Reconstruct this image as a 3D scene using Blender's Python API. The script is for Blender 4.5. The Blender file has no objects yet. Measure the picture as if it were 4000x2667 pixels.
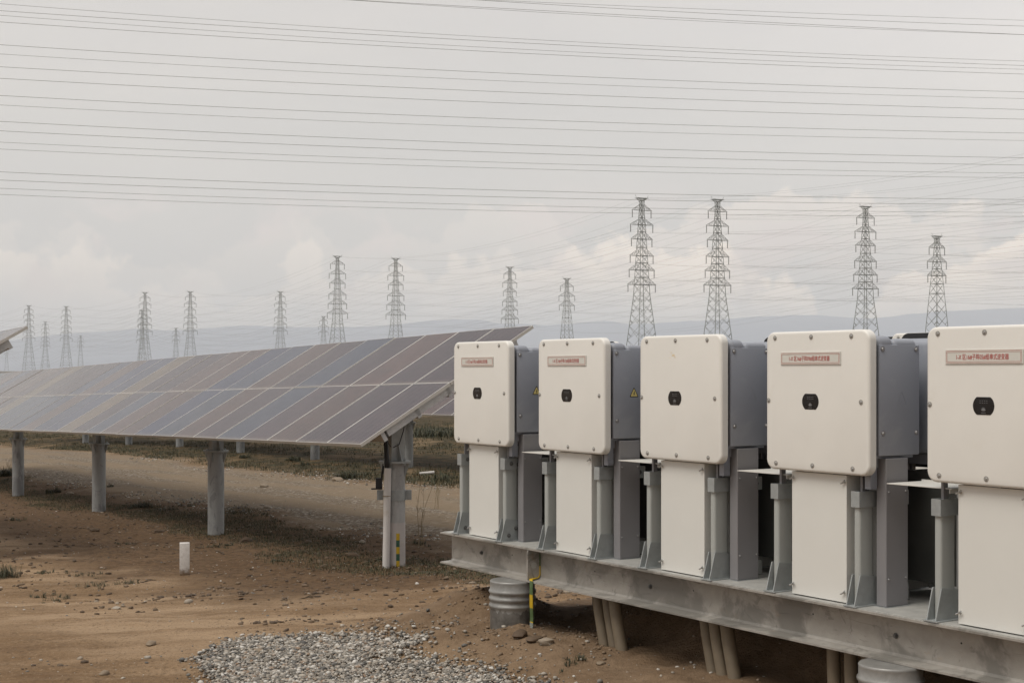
import bpy, bmesh, math, random
import numpy as np
from mathutils import Vector, Matrix
random.seed(7); rng = np.random.default_rng(7)
SC = bpy.context.scene
COL = SC.collection
rad = math.radians
EYE = 1.85                                   # eye height above the gravel apron (world z = 0)

# ------------------------------------------------------------------ camera
cam = bpy.data.cameras.new('camera'); camo = bpy.data.objects.new('camera', cam); COL.objects.link(camo)
camo.location = (0, 0, EYE); camo.rotation_euler = (rad(90), 0, 0)
cam.sensor_width = 36; cam.lens = 50.0; cam.shift_y = 0.0283
cam.clip_start = .1; cam.clip_end = 60000
SC.camera = camo
# ------------------------------------------------------------------ exposure, sampling
SC.view_settings.view_transform = 'Standard'; SC.view_settings.look = 'None'
SC.view_settings.exposure = 0.0; SC.view_settings.gamma = 1.0; SC.view_settings.use_curve_mapping = False
SC.render.engine = 'CYCLES'
SC.cycles.use_denoising = True
SC.cycles.volume_bounces = 4; SC.cycles.max_bounces = 8; SC.cycles.diffuse_bounces = 3
# ------------------------------------------------------------------ node helper
class NT:
    def __init__(s, tree): s.t = tree; s.n = tree.nodes; s.l = tree.links
    def node(s, typ, **kw):
        n = s.n.new(typ)
        for k, v in kw.items(): setattr(n, k, v)
        return n
    def put(s, sock, v):
        if v is None: return
        if isinstance(v, bpy.types.NodeSocket): s.l.new(v, sock)
        elif hasattr(sock.default_value, '__len__') and not hasattr(v, '__len__'): sock.default_value = [v]*len(sock.default_value)
        elif hasattr(v, '__len__') and len(v) == 3 and len(sock.default_value) == 4: sock.default_value = (*v, 1)
        else: sock.default_value = v
    def math(s, op, a, b=None, clamp=False):
        n = s.node('ShaderNodeMath', operation=op, use_clamp=clamp); s.put(n.inputs[0], a); s.put(n.inputs[1], b); return n.outputs[0]
    def mul(s, a, b): return s.math('MULTIPLY', a, b)
    def add(s, a, b): return s.math('ADD', a, b)
    def sub(s, a, b): return s.math('SUBTRACT', a, b)
    def vmul(s, a, v):
        n = s.node('ShaderNodeVectorMath', operation='MULTIPLY'); s.put(n.inputs[0], a); s.put(n.inputs[1], v); return n.outputs[0]
    def dot(s, a, v):
        n = s.node('ShaderNodeVectorMath', operation='DOT_PRODUCT'); s.put(n.inputs[0], a); s.put(n.inputs[1], v); return n.outputs[1]
    def noise(s, vec, scale, detail=4, rough=.55, dist=0, col=False):
        n = s.node('ShaderNodeTexNoise'); s.put(n.inputs['Vector'], vec)
        n.inputs['Scale'].default_value = scale; n.inputs['Detail'].default_value = detail
        n.inputs['Roughness'].default_value = rough; n.inputs['Distortion'].default_value = dist
        return n.outputs['Color' if col else 'Fac']
    def voro(s, vec, scale, feature='F1', out='Distance', rnd=1.0):
        n = s.node('ShaderNodeTexVoronoi', feature=feature); s.put(n.inputs['Vector'], vec); n.inputs['Scale'].default_value = scale
        n.inputs['Randomness'].default_value = rnd
        return n.outputs[out]
    def mr(s, v, a, b, c=0., d=1., smooth=True):
        n = s.node('ShaderNodeMapRange', clamp=True); n.interpolation_type = 'SMOOTHSTEP' if smooth else 'LINEAR'
        s.put(n.inputs[0], v)
        for i, q in enumerate((a, b, c, d)): s.put(n.inputs[i+1], q)
        return n.outputs[0]
    def mix(s, f, a, b, mode='MIX'):
        n = s.node('ShaderNodeMix', data_type='RGBA', blend_type=mode); s.put(n.inputs[0], f); s.put(n.inputs[6], a); s.put(n.inputs[7], b); return n.outputs[2]
    def ramp(s, f, stops):
        n = s.node('ShaderNodeValToRGB'); s.put(n.inputs[0], f); e = n.color_ramp.elements
        while len(e) < len(stops): e.new(.5)
        for el, (p, c) in zip(e, stops): el.position = p; el.color = (*c, 1) if len(c) == 3 else c
        return n.outputs[0]
    def bump(s, h, strength, dist=.01):
        n = s.node('ShaderNodeBump'); n.inputs['Strength'].default_value = strength; n.inputs['Distance'].default_value = dist
        s.put(n.inputs['Height'], h); return n.outputs[0]

# ------------------------------------------------------------------ world: overcast sky
W = bpy.data.worlds.new('World'); SC.world = W; W.use_nodes = True
w = NT(W.node_tree); w.n.clear()
S_DIR = (math.sin(math.atan2(3670, 5556.)), -math.cos(math.atan2(3670, 5556.)))
SUN_EL, SUN_AZ = 60, 232                      # compass-like azimuth from +Y, clockwise: behind the camera and to its left
nish = w.node('ShaderNodeTexSky', sky_type='NISHITA'); nish.sun_disc = False
nish.sun_elevation = rad(SUN_EL); nish.sun_rotation = rad(SUN_AZ); nish.dust_density = 4
tc = w.node('ShaderNodeTexCoord'); D = tc.outputs['Generated']
sp = w.node('ShaderNodeSeparateXYZ'); w.l.new(D, sp.inputs[0]); dx, dy, dz = sp.outputs
base = w.ramp(w.mr(dz, -.02, 1., 0, 1, False), [
    (0.0, (.80, .81, .83)), (.06, (.775, .78, .795)), (.12, (.755, .75, .74)), (.18, (.745, .738, .72)),
    (.26, (.765, .75, .735)), (.42, (.70, .695, .69)), (1.0, (.72, .72, .725))])
# brighter patch of cloud towards the right
side = w.mr(w.sub(dx, w.mul(.2, dy)), -.25, .28, .0, 1.)
hi = w.mr(dz, .04, .24, 0, 1)
base = w.mix(w.mul(side, hi), base, w.mix(1.0, base, (1.24, 1.225, 1.22), 'MULTIPLY'))
# sky dimmed out of view, behind right, added to shade the side faces
side_dim = w.mr(w.dot(D, (S_DIR[0], S_DIR[1], -.25)), .05, .75, 0, 1)
base = w.mix(side_dim, base, w.mix(1.0, base, (.38, .38, .39), 'MULTIPLY'))
# broad soft structure
soft = w.noise(w.vmul(D, (1.6, 1.6, 5.)), 2.3, 5, .55, .3)
base = w.mix(1.0, base, w.ramp(soft, [(.25, (.93, .94, .955)), (.72, (1.06, 1.05, 1.035))]), 'MULTIPLY')
# low cumulus: bumpy tops that melt away downwards, strongest on the right
flat = w.vmul(D, (1., 1., .35))
h0 = w.add(w.mul(w.sub(w.noise(flat, 7.0, 2, .5), .5), .17), w.mul(w.sub(w.noise(D, 26.0, 6, .55), .5), .075))
def cumulus(base, lvl, seedv, depth, amount, colr_):
    vs = w.node('ShaderNodeVectorMath', operation='ADD'); w.put(vs.inputs[0], D); vs.inputs[1].default_value = seedv
    fl = w.vmul(vs.outputs[0], (1., 1., .35))
    hh = w.add(w.mul(w.sub(w.noise(fl, 7.5, 2, .5), .5), .20), w.mul(w.sub(w.noise(vs.outputs[0], 30.0, 6, .56), .5), .085))
    h = w.sub(dz, w.add(hh, lvl))
    m = w.mul(w.mr(h, -.004, .0045, 1, 0), w.mr(h, -depth, -.004, 0, 1))
    return w.mix(w.mul(m, amount), base, colr_)
right = w.mr(dx, -.10, .16, .42, 1.)
base = cumulus(base, .100, (3.1, 1.7, .4), .085, w.mul(right, .6), (1.10, 1.01, .93))
base = cumulus(base, .076, (0., 0., 0.), .060, w.mul(right, .85), (1.38, 1.23, 1.08))
base = cumulus(base, .050, (7.3, 4.1, 1.2), .050, w.mul(right, .6), (1.22, 1.12, 1.02))
# pinkish wisps on the left
wn = w.noise(w.vmul(D, (1, 1, 1.6)), 13.0, 7, .6, .4)
wm = w.mul(w.mr(wn, .52, .66), w.mul(w.mr(dz, .02, .06), w.mr(dz, .09, .14, 1, 0)))
base = w.mix(w.mul(wm, .75), base, (.92, .84, .82))
nis = w.vmul(nish.outputs[0], (.10, .10, .10))
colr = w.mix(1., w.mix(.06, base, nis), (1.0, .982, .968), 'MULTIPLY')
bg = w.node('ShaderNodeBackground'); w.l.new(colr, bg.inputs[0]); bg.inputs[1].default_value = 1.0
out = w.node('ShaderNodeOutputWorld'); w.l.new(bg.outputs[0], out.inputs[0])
# ------------------------------------------------------------------ one very soft sun through cloud
sun = bpy.data.lights.new('sun', 'SUN'); sun.energy = 2.45; sun.angle = rad(30); sun.color = (1., .95, .87)
suno = bpy.data.objects.new('sun', sun); COL.objects.link(suno)
az = rad(SUN_AZ); el = rad(SUN_EL)
sdir = Vector((math.sin(az)*math.cos(el), math.cos(az)*math.cos(el), math.sin(el)))
suno.rotation_euler = sdir.to_track_quat('Z', 'Y').to_euler(); suno.location = (0, 0, 60)

# ------------------------------------------------------------------ survey frame: s runs along the rows (towards the right foreground), n towards the viewer
FPX = 5556.; CX = 2000.; HY = 1447.
TH = math.atan2(3670, FPX)
S = np.array([math.sin(TH), -math.cos(TH)]); N = np.array([-math.cos(TH), -math.sin(TH)])
PHI = math.atan2(S[1], S[0])
N0 = -5.153; S4 = -5.416
def sn(s, n, z=0.): p = s*S+n*N; return Vector((p[0], p[1], z))
def ray(x, y): return np.array([(x-CX)/FPX, 1.]), -(y-HY)/FPX
def at_n(x, y, n):
    r, zz = ray(x, y); Z = n/(r@N); return (r*Z)@S, EYE+zz*Z
# ------------------------------------------------------------------ terrain height
def _hash(ix, iy, k):
    h = (ix*374761393+iy*668265263+k*2147483647) & 0xffffffff
    h = ((h ^ (h >> 13))*1274126177) & 0xffffffff
    return ((h ^ (h >> 16)) & 0xffff)/65535.
def vnoise(x, y, k=0):
    ix = np.floor(x).astype(np.int64); iy = np.floor(y).astype(np.int64); fx = x-ix; fy = y-iy
    fx = fx*fx*(3-2*fx); fy = fy*fy*(3-2*fy)
    a = _hash(ix, iy, k); b = _hash(ix+1, iy, k); c = _hash(ix, iy+1, k); d = _hash(ix+1, iy+1, k)
    return (a*(1-fx)+b*fx)*(1-fy)+(c*(1-fx)+d*fx)*fy-.5
def fbm(x, y, o=4, k=0):
    t = 0; a = 1.
    for i in range(o): t = t+a*vnoise(x*2**i+17.3*i, y*2**i+5.1*i, k+i); a *= .5
    return t
def sstep(x, a, b):
    t = np.clip((x-a)/(b-a), 0, 1); return t*t*(3-2*t)
AS = [-2000, -100, -54, -44, -34, -29, -25, -19.5, -14, -11.5, -9, 0, 50]
AZ = [-1.9, -1.5, -1.24, -.92, -.82, -.74, -.62, -.52, -.37, -.19, 0, 0, 0]
def ground_z(X, Y):
    X = np.asarray(X, float); Y = np.asarray(Y, float)
    s = X*S[0]+Y*S[1]; n = X*N[0]+Y*N[1]
    z = np.interp(s, AS, AZ)
    z = z+.04*np.clip(-7.6-n, 0, 9)*sstep(-s, 12, 20)
    near = np.exp(-((X/25)**2+((Y-12)/30)**2))
    # heap of spoil round the platform feet
    e1 = .12*fbm(s*1.3, n*1.3, 3, 9)
    m = sstep(s+e1, -9.45, -8.55)*sstep(n+e1, -8.6, -7.2)*sstep(-(n+e1), 4.15, 5.05)
    z = z+m*(.15+.07*fbm(s*1.4+3, n*1.4, 3, 3)+.03*fbm(s*6, n*6, 3, 4))
    z = z+sstep(s+e1, -8.15, -7.0)*sstep(-(n+e1), 5.5, 5.95)*sstep(n+e1, -8.5, -7.3)*.34  # spoil bank, raised higher here to block light under the platform
    # little ridge thrown up at the left end
    z = z+.20*np.exp(-((s+8.42)/.45)**2-((n+5.40)/.40)**2)+.05*fbm(s*5, n*5, 3, 19)*np.exp(-((s+7.9)/1.2)**2-((n+4.9)/.7)**2)
    # gravel apron is a low spread heap
    z = z+near*(.05*fbm(X*.55, Y*.55, 3, 1)+.028*fbm(X*2.2, Y*2.2, 3, 2)*1.0+.012*fbm(X*8, Y*8, 2, 6)+.030*np.clip(fbm(X*5, Y*5, 3, 12)-.22, 0, 1)*sstep(fbm(X*.4, Y*.5, 2, 13), -.15, .25))
    # wheel ruts on the near track (running across the view)
    yy = Y-.05*X
    z = z-near*(.018*np.exp(-((yy-11.2+.25*fbm(X*.3, Y*0, 2, 7))/.22)**2)+.014*np.exp(-((yy-12.6+.2*fbm(X*.3, Y*0+9, 2, 8))/.22)**2))
    # small collars of soil at the post feet
    return z
def at_ground(x, y):                         # where a sight line meets the ground
    r, zz = ray(x, y); lo = 2.; prev = 2.
    ts = np.geomspace(2, 400, 4000); P = r[None]*ts[:, None]
    d = EYE+zz*ts-ground_z(P[:, 0], P[:, 1]); i = int(np.argmax(d < 0)); t = ts[i]
    p = r*t; return Vector((p[0], p[1], float(ground_z(p[0], p[1]))))
K = 4000/2352.
def gp(x, y): return at_ground(x*K, y*K)

# ------------------------------------------------------------------ mesh helpers
class MB:
    def __init__(s): s.v = []; s.f = []; s.m = []
    def add(s, vs, fs, mi=0):
        o = len(s.v); s.v += [tuple(map(float, v)) for v in vs]; s.f += [tuple(i+o for i in f) for f in fs]; s.m += [mi]*len(fs)
    def box(s, x0, x1, y0, y1, z0, z1, mi=0):
        s.add([(x0, y0, z0), (x1, y0, z0), (x1, y1, z0), (x0, y1, z0), (x0, y0, z1), (x1, y0, z1), (x1, y1, z1), (x0, y1, z1)],
              [(0, 3, 2, 1), (4, 5, 6, 7), (0, 1, 5, 4), (1, 2, 6, 5), (2, 3, 7, 6), (3, 0, 4, 7)], mi)
    def prism(s, pts, axis, a0, a1, mi=0):     # polygon in the two other axes, extruded along axis
        def mk(p, a):
            return {'x': (a, p[0], p[1]), 'y': (p[0], a, p[1]), 'z': (p[0], p[1], a)}[axis]
        n = len(pts)
        s.add([mk(p, a0) for p in pts]+[mk(p, a1) for p in pts],
              [tuple(range(n))[::-1], tuple(range(n, 2*n))]+[(i, (i+1) % n, n+(i+1) % n, n+i) for i in range(n)], mi)
    def tube(s, p0, p1, r0, r1=None, k=12, cap=True, mi=0):
        r1 = r0 if r1 is None else r1
        p0 = Vector(p0); p1 = Vector(p1); d = (p1-p0).normalized()
        u = d.orthogonal().normalized(); v = d.cross(u)
        a = [2*math.pi*i/k for i in range(k)]
        vs = [p0+(u*math.cos(t)+v*math.sin(t))*r0 for t in a]+[p1+(u*math.cos(t)+v*math.sin(t))*r1 for t in a]
        fs = [(i, (i+1) % k, k+(i+1) % k, k+i) for i in range(k)]
        if cap: fs += [tuple(range(k))[::-1], tuple(range(k, 2*k))]
        s.add(vs, fs, mi)
    def path(s, pts, r, k=6, mi=0, cap=True):
        pts = [Vector(p) for p in pts]; n = len(pts); vs = []; up = None
        for i, p in enumerate(pts):
            d = (pts[min(i+1, n-1)]-pts[max(i-1, 0)]).normalized()
            if up is None: up = d.orthogonal().normalized()
            up = (up-d*up.dot(d)).normalized(); v = d.cross(up)
            rr = r[i] if hasattr(r, '__len__') else r
            vs += [p+(up*math.cos(2*math.pi*j/k)+v*math.sin(2*math.pi*j/k))*rr for j in range(k)]
        fs = [(i*k+j, i*k+(j+1) % k, (i+1)*k+(j+1) % k, (i+1)*k+j) for i in range(n-1) for j in range(k)]
        if cap: fs += [tuple(range(k))[::-1], tuple(range((n-1)*k, n*k))]
        s.add(vs, fs, mi)
    def lathe(s, prof, k=40, c=(0, 0), mi=0, cap=True):
        vs = []; m = len(prof)
        for r, z in prof: vs += [(c[0]+r*math.cos(2*math.pi*j/k), c[1]+r*math.sin(2*math.pi*j/k), z) for j in range(k)]
        fs = [(i*k+j, i*k+(j+1) % k, (i+1)*k+(j+1) % k, (i+1)*k+j) for i in range(m-1) for j in range(k)]
        if cap: fs += [tuple(range(k))[::-1], tuple(range((m-1)*k, m*k))]
        s.add(vs, fs, mi)
    def rplate(s, x0, x1, z0, z1, y0, y1, r, bev=.006, k=8, mi=0, bmi=None):   # rounded slab facing -y
        def ring(ins, y):
            rr = max(r-ins, .001); o = []
            for cx, cz, a0 in ((x1-r, z1-r, 0), (x0+r, z1-r, 90), (x0+r, z0+r, 180), (x1-r, z0+r, 270)):
                for i in range(k+1):
                    a = rad(a0+90*i/k); o.append((cx+rr*math.cos(a), y, cz+rr*math.sin(a)))
            return o
        rings = [ring(0, y1)]
        for i in range(5):
            a = rad(90*i/4); rings.append(ring(bev*(1-math.cos(a)), y0+bev*(1-math.sin(a))))
        n = len(rings[0]); vs = sum(rings, []); fs = []
        for q in range(len(rings)-1): fs += [(q*n+i, q*n+(i+1) % n, (q+1)*n+(i+1) % n, (q+1)*n+i) for i in range(n)]
        fs.append(tuple(range((len(rings)-1)*n, len(rings)*n)))
        s.add(vs, fs, mi)
        s.add(rings[0], [tuple(range(n))[::-1]], mi if bmi is None else bmi)
    def bbox(s, x0, x1, y0, y1, z0, z1, b, seg=2, mi=0):      # bevelled box
        bm = bmesh.new(); bmesh.ops.create_cube(bm, size=1)
        for v in bm.verts: v.co = ((x0+x1)/2+v.co.x*(x1-x0), (y0+y1)/2+v.co.y*(y1-y0), (z0+z1)/2+v.co.z*(z1-z0))
        bmesh.ops.bevel(bm, geom=bm.edges[:], offset=b, segments=seg, profile=.5, affect='EDGES')
        bm.verts.index_update()
        s.add([v.co[:] for v in bm.verts], [tuple(v.index for v in f.verts) for f in bm.faces], mi); bm.free()
    def bar(s, a, b, t, mi=0):                  # thin square member for lattice work
        s.tube(a, b, t*.7071, k=4, cap=False, mi=mi)
    def mesh(s, name, mats, smooth=None):
        me = bpy.data.meshes.new(name); me.from_pydata(s.v, [], s.f)
        for m in (mats if isinstance(mats, (list, tuple)) else [mats]): me.materials.append(m)
        me.polygons.foreach_set('material_index', s.m)
        if smooth:
            me.polygons.foreach_set('use_smooth', [True]*len(me.polygons)); me.set_sharp_from_angle(angle=rad(smooth))
        me.update(); return me
    def build(s, name, mats, parent=None, smooth=None):
        return link(name, s.mesh(name, mats, smooth), parent)
def link(name, data, parent=None, loc=None, rot=None):
    o = bpy.data.objects.new(name, data); COL.objects.link(o)
    if parent: o.parent = parent
    if loc is not None: o.location = loc
    if rot is not None: o.rotation_euler = rot
    return o
def tag(o, label=None, cat=None, group=None, kind=None):
    if label: o['label'] = label
    if cat: o['category'] = cat
    if group: o['group'] = group
    if kind: o['kind'] = kind
    return o
def thing(name, label, cat, loc=(0, 0, 0), rz=0., group=None):
    return tag(link(name, None, None, loc, (0, 0, rz)), label, cat, group)
KIDS = {}
def kids(o): return [c for c in bpy.data.objects if c.parent == o]
def dup(src, loc, rz=None, label=None, group=None, skip=()):
    r = src.copy(); COL.objects.link(r); r.location = loc
    if rz is not None: r.rotation_euler = (0, 0, rz)
    if label: r['label'] = label
    if group: r['group'] = group
    if src not in KIDS: KIDS[src] = [(c, kids(c)) for c in kids(src)]
    for c, gs in KIDS[src]:
        if c.name.split('.')[0] in skip: continue
        d = c.copy(); COL.objects.link(d); d.parent = r
        for g in gs: e = g.copy(); COL.objects.link(e); e.parent = d
    return r

# ------------------------------------------------------------------ materials
def mat(name):
    m = bpy.data.materials.new(name); m.use_nodes = True; t = NT(m.node_tree); b = m.node_tree.nodes['Principled BSDF']
    return m, t, b
def coords(t, kind='Object'): return t.node('ShaderNodeTexCoord').outputs[kind]
def simple(name, col, rough=.5, metal=0., var=.08, scale=6., bump=0., bscale=120., spec=.5, dirt=None, dscale=3.):
    m, t, b = mat(name); c = coords(t)
    n = t.noise(c, scale, 5, .6)
    k = t.ramp(n, [(.3, tuple(x*(1-var) for x in col)), (.7, tuple(min(1, x*(1+var)) for x in col))])
    if dirt:
        d = t.mr(t.noise(c, dscale, 6, .65, .4), .56, .72)
        k = t.mix(t.mul(d, .55), k, dirt)
    t.put(b.inputs['Base Color'], k); t.put(b.inputs['Roughness'], t.mr(n, .2, .8, rough-.06, rough+.06, False)); b.inputs['Metallic'].default_value = metal
    b.inputs['Specular IOR Level'].default_value = spec
    if bump: t.put(b.inputs['Normal'], t.bump(t.noise(c, bscale, 3), bump, .002))
    return m
M = {}
M['white'] = simple('white_powder_coat', (.71, .695, .655), .42, var=.035, scale=2.2, bump=.12, bscale=420, dirt=(.60, .55, .47), dscale=1.3)
M['cover_white'] = simple('white_sheet_steel', (.66, .655, .62), .5, var=.025, scale=2.5, bump=.06, bscale=300, dirt=(.62, .59, .53), dscale=1.6)
M['grey'] = simple('grey_powder_coat', (.265, .281, .32), .5, var=.04, scale=2., bump=.22, bscale=380, dirt=(.35, .365, .395), dscale=2.2)
M['duct'] = simple('grey_duct_steel', (.215, .21, .218), .46, var=.04, scale=2., dirt=(.23, .22, .21), dscale=2.)
M['leg'] = simple('pale_grey_painted_steel', (.37, .385, .37), .48, var=.05, scale=4, dirt=(.30, .24, .15), dscale=3.2)
M['dark'] = simple('dark_cavity_shade', (.018, .018, .02), .6)  # flat black painted in for the shade of cavities and holes
M['screw'] = simple('bolt_steel', (.42, .42, .41), .38, .75, .15, 60)
M['red'] = simple('red_lettering', (.42, .08, .07), .5, var=.05)
M['pink'] = simple('faded_red_line', (.52, .27, .235), .5, var=.08, scale=30)
M['plaque'] = simple('plaque_aluminium', (.62, .615, .57), .4, .05, .04, 8)
M['yellow'] = simple('warning_yellow', (.72, .60, .22), .5)
M['black'] = simple('black_print', (.02, .02, .02), .5)
M['pane'] = simple('black_display_glass', (.010, .011, .013), .12, var=.2)
M['board'] = simple('gap_shade_dark', (.045, .046, .042), .6, var=.15)
M['bolt'] = simple('dull_bolt_steel', (.15, .15, .148), .45, .6, .15, 60)
M['dimple'] = simple('screw_recess', (.30, .285, .26), .6)
M['logo'] = simple('grey_print', (.16, .16, .165), .5)
M['cable'] = simple('black_cable', (.02, .02, .022), .55)
M['pvc'] = simple('grey_white_plastic_pipe', (.60, .575, .55), .45, var=.05, scale=3, dirt=(.48, .42, .35), dscale=4)
M['conduit'] = simple('dusty_plastic_conduit', (.185, .148, .102), .6, var=.12, scale=9, dirt=(.15, .105, .06), dscale=5)
M['frame'] = simple('module_frame_aluminium', (.58, .565, .53), .42, .25, .04, 4)
M['back'] = simple('module_back_sheet', (.42, .36, .29), .6, var=.05)
M['lattice'] = simple('weathered_lattice_steel', (.21, .225, .205), .6, .1, .25, .6)
M['insul'] = simple('insulator_brown_grey', (.10, .09, .085), .4)
M['wire'] = simple('aluminium_conductor', (.15, .135, .115), .55, .1, .1, .02)
M['farwire'] = simple('far_conductor', (.16, .155, .15), .6, .0, .1, .02)
M['bark'] = simple('dry_stem', (.22, .17, .09), .8)

def galv(name, col, dark, patch=1.0, metal=.25, rust=.0, sx=(1, 1, 1)):
    m, t, b = mat(name); c = t.vmul(coords(t), sx)
    n1 = t.noise(c, 2.4, 6, .62, .5); n2 = t.noise(c, 16, 5, .6, .2); n3 = t.noise(c, 70, 3, .6)
    k = t.ramp(n2, [(.3, tuple(x*.88 for x in col)), (.7, tuple(x*1.1 for x in col))])
    k = t.mix(t.mul(t.mr(n1, .50, .60), .8*patch), k, dark)
    k = t.mix(t.mul(t.mr(t.noise(c, 7.5, 5, .6, 1.2), .58, .66), .5*patch), k, tuple(x*.8 for x in dark))
    st = t.noise(t.vmul(c, (1., 1., 5.)), 6.0, 5, .62, 1.4)
    k = t.mix(t.mul(t.mr(st, .60, .70), .5*patch), k, tuple(x*.75 for x in dark))
    if rust: k = t.mix(t.mul(t.mr(t.noise(c, 5, 6, .7), .62, .74), rust), k, (.30, .20, .11))
    t.put(b.inputs['Base Color'], k); b.inputs['Metallic'].default_value = metal
    t.put(b.inputs['Roughness'], t.mr(n2, .25, .75, .42, .62, False))
    t.put(b.inputs['Normal'], t.bump(t.add(n3, t.mul(n2, 1.5)), .18, .003))
    return m
M['beam'] = galv('galvanised_beam', (.335, .315, .285), (.165, .156, .14), 1.0, .15, .3)
M['deck'] = galv('deck_plate', (.40, .395, .37), (.30, .295, .28), .6, .15, .12)
M['shoe'] = galv('galvanised_shoe', (.34, .36, .36), (.26, .275, .28), .5, .3)
M['post'] = galv('galvanised_post', (.33, .34, .34), (.19, .195, .20), 1.0, .35, .0, (1, 1, .35))
M['pale_post'] = galv('pale_sprayed_post', (.40, .405, .40), (.25, .25, .25), .8, .15, .05, (1, 1, .35))
M['purlin'] = galv('galvanised_rail', (.55, .56, .56), (.38, .39, .39), .6, .35)

def pile_mat():
    m, t, b = mat('steel_pile_skin'); c = coords(t)
    sx = t.node('ShaderNodeSeparateXYZ'); t.l.new(c, sx.inputs[0]); z = sx.outputs[2]
    n = t.noise(c, 9, 6, .65, .3); drip = t.noise(t.vmul(c, (38, 38, 1.2)), 1., 2, .5)
    up = t.mr(t.add(z, t.add(t.mul(t.sub(drip, .5), .09), t.mul(t.sub(n, .5), .03))), .205, .212)
    bare = t.ramp(n, [(.3, (.050, .045, .040)), (.5, (.115, .107, .096)), (.72, (.20, .188, .17))])
    st = t.mr(t.noise(t.vmul(c, (14, 14, 3)), 1., 5, .7), .5, .68)
    bare = t.mix(t.mul(st, .6), bare, (.055, .048, .04))
    zinc = t.ramp(n, [(.3, (.19, .186, .176)), (.7, (.33, .325, .31))])
    t.put(b.inputs['Base Color'], t.mix(up, bare, zinc)); t.put(b.inputs['Metallic'], t.mul(up, .35))
    t.put(b.inputs['Roughness'], t.mr(n, .3, .7, .36, .55, False)); t.put(b.inputs['Normal'], t.bump(n, .25, .004)); return m
M['pile'] = pile_mat()

def strap_mat():
    m, t, b = mat('striped_strap_paint'); c = coords(t)
    sx = t.node('ShaderNodeSeparateXYZ'); t.l.new(c, sx.inputs[0]); z = sx.outputs[2]
    f = t.math('FRACT', t.add(t.mul(z, 1/.172), .18)); s_ = t.mr(f, .495, .505)
    k = t.mix(s_, (.50, .33, .012), (.075, .12, .045))
    bare = t.mr(t.add(z, t.mul(t.noise(c, 30, 3), .02)), .055, .06)
    k = t.mix(bare, (.22, .24, .22), k)
    k = t.mix(t.mul(t.mr(t.noise(c, 60, 4), .6, .7), .5), k, (.2, .18, .13))
    t.put(b.inputs['Base Color'], k); b.inputs['Roughness'].default_value = .5; return m
M['strap'] = strap_mat()

def panel_mat(lo=0.):
    m, t, b = mat('solar_cells'); c = coords(t)
    sx = t.node('ShaderNodeSeparateXYZ'); t.l.new(c, sx.inputs[0]); x, y, z = sx.outputs
    oi = t.node('ShaderNodeObjectInfo'); r = oi.outputs['Random']; ocol = oi.outputs['Color']
    # polycrystalline cells: each cell its own faint tint
    cell = .826/6
    fx = t.math('FRACT', t.mul(x, 1/cell)); fy = t.math('FRACT', t.mul(y, 1/cell))
    cellid = t.node('ShaderNodeTexWhiteNoise'); 
    cv = t.node('ShaderNodeCombineXYZ'); t.put(cv.inputs[0], t.math('FLOOR', t.mul(x, 1/cell))); t.put(cv.inputs[1], t.math('FLOOR', t.mul(y, 1/cell))); t.put(cv.inputs[2], t.mul(r, 31))
    t.l.new(cv.outputs[0], cellid.inputs[0])
    k = t.mix(1., ocol, t.ramp(cellid.outputs[0], [(0, (.80, .82, .86)), (1, (1.2, 1.16, 1.12))]), 'MULTIPLY')
    crys = t.voro(c, 55, out='Color'); k = t.mix(.12, k, t.mix(1., k, crys, 'MULTIPLY'))
    def line(f, w): return t.mr(t.math('ABSOLUTE', t.sub(f, .5)), .5-w, .5-w*.5)
    gap = t.math('MAXIMUM', line(fx, .016), t.mul(line(fy, .016), .35))
    bus = t.mr(t.math('ABSOLUTE', t.sub(t.math('FRACT', t.mul(fx, 3)), .5)), .012, .030, 1, 0)
    k = t.mix(t.mul(gap, .5), k, (.30, .28, .27)); k = t.mix(t.mul(bus, .42), k, (.40, .38, .36))
    dust = t.noise(c, 1.6, 5, .6)
    k = t.mix(t.mr(dust, .40, .75, .0, .07), k, (.26, .21, .17))
    low = t.mul(t.mr(y, .0, .10, 1, 0), .25); k = t.mix(low, k, (.25, .20, .16))
    t.put(b.inputs['Base Color'], k); t.put(b.inputs['Roughness'], t.mr(dust, .3, .7, .05, .12, False))
    b.inputs['IOR'].default_value = 1.30; b.inputs['Specular IOR Level'].default_value = .5
    return m
M['cells'] = panel_mat()

def stone_mat(name, stops, per='Object'):
    m, t, b = mat(name); c = coords(t)
    r = t.node('ShaderNodeNewGeometry').outputs['Random Per Island'] if per == 'Island' else t.node('ShaderNodeObjectInfo').outputs['Random']
    k = t.ramp(r, stops); t.n[-1]
    k = t.mix(.35, k, t.mix(1., k, t.noise(c, 60, 4, .6, col=False), 'MULTIPLY'))
    t.put(b.inputs['Base Color'], k); b.inputs['Roughness'].default_value = .75; return m
GR = [(0, (.095, .09, .085)), (.2, (.18, .17, .152)), (.42, (.29, .255, .21)), (.6, (.38, .345, .295)), (.72, (.47, .42, .35)), (.8, (.26, .165, .10)), (.86, (.52, .49, .44)), (1, (.66, .63, .58))]
M['gravel'] = stone_mat('river_gravel', GR, 'Island')
M['stone'] = stone_mat('loose_stone', [(0, (.30, .255, .20)), (.5, (.24, .18, .12)), (1, (.46, .42, .36))])
M['clod'] = stone_mat('dry_soil_clod', [(0, (.085, .053, .030)), (1, (.13, .086, .05))])
def grass_mat(name, a, b_, c_):
    m, t, b = mat(name); r = t.node('ShaderNodeNewGeometry').outputs['Random Per Island']
    t.put(b.inputs['Base Color'], t.ramp(r, [(0, a), (.62, b_), (1, c_)])); b.inputs['Roughness'].default_value = .7; return m
M['grass'] = grass_mat('short_dry_grass', (.022, .028, .010), (.050, .050, .019), (.14, .10, .044))
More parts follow.
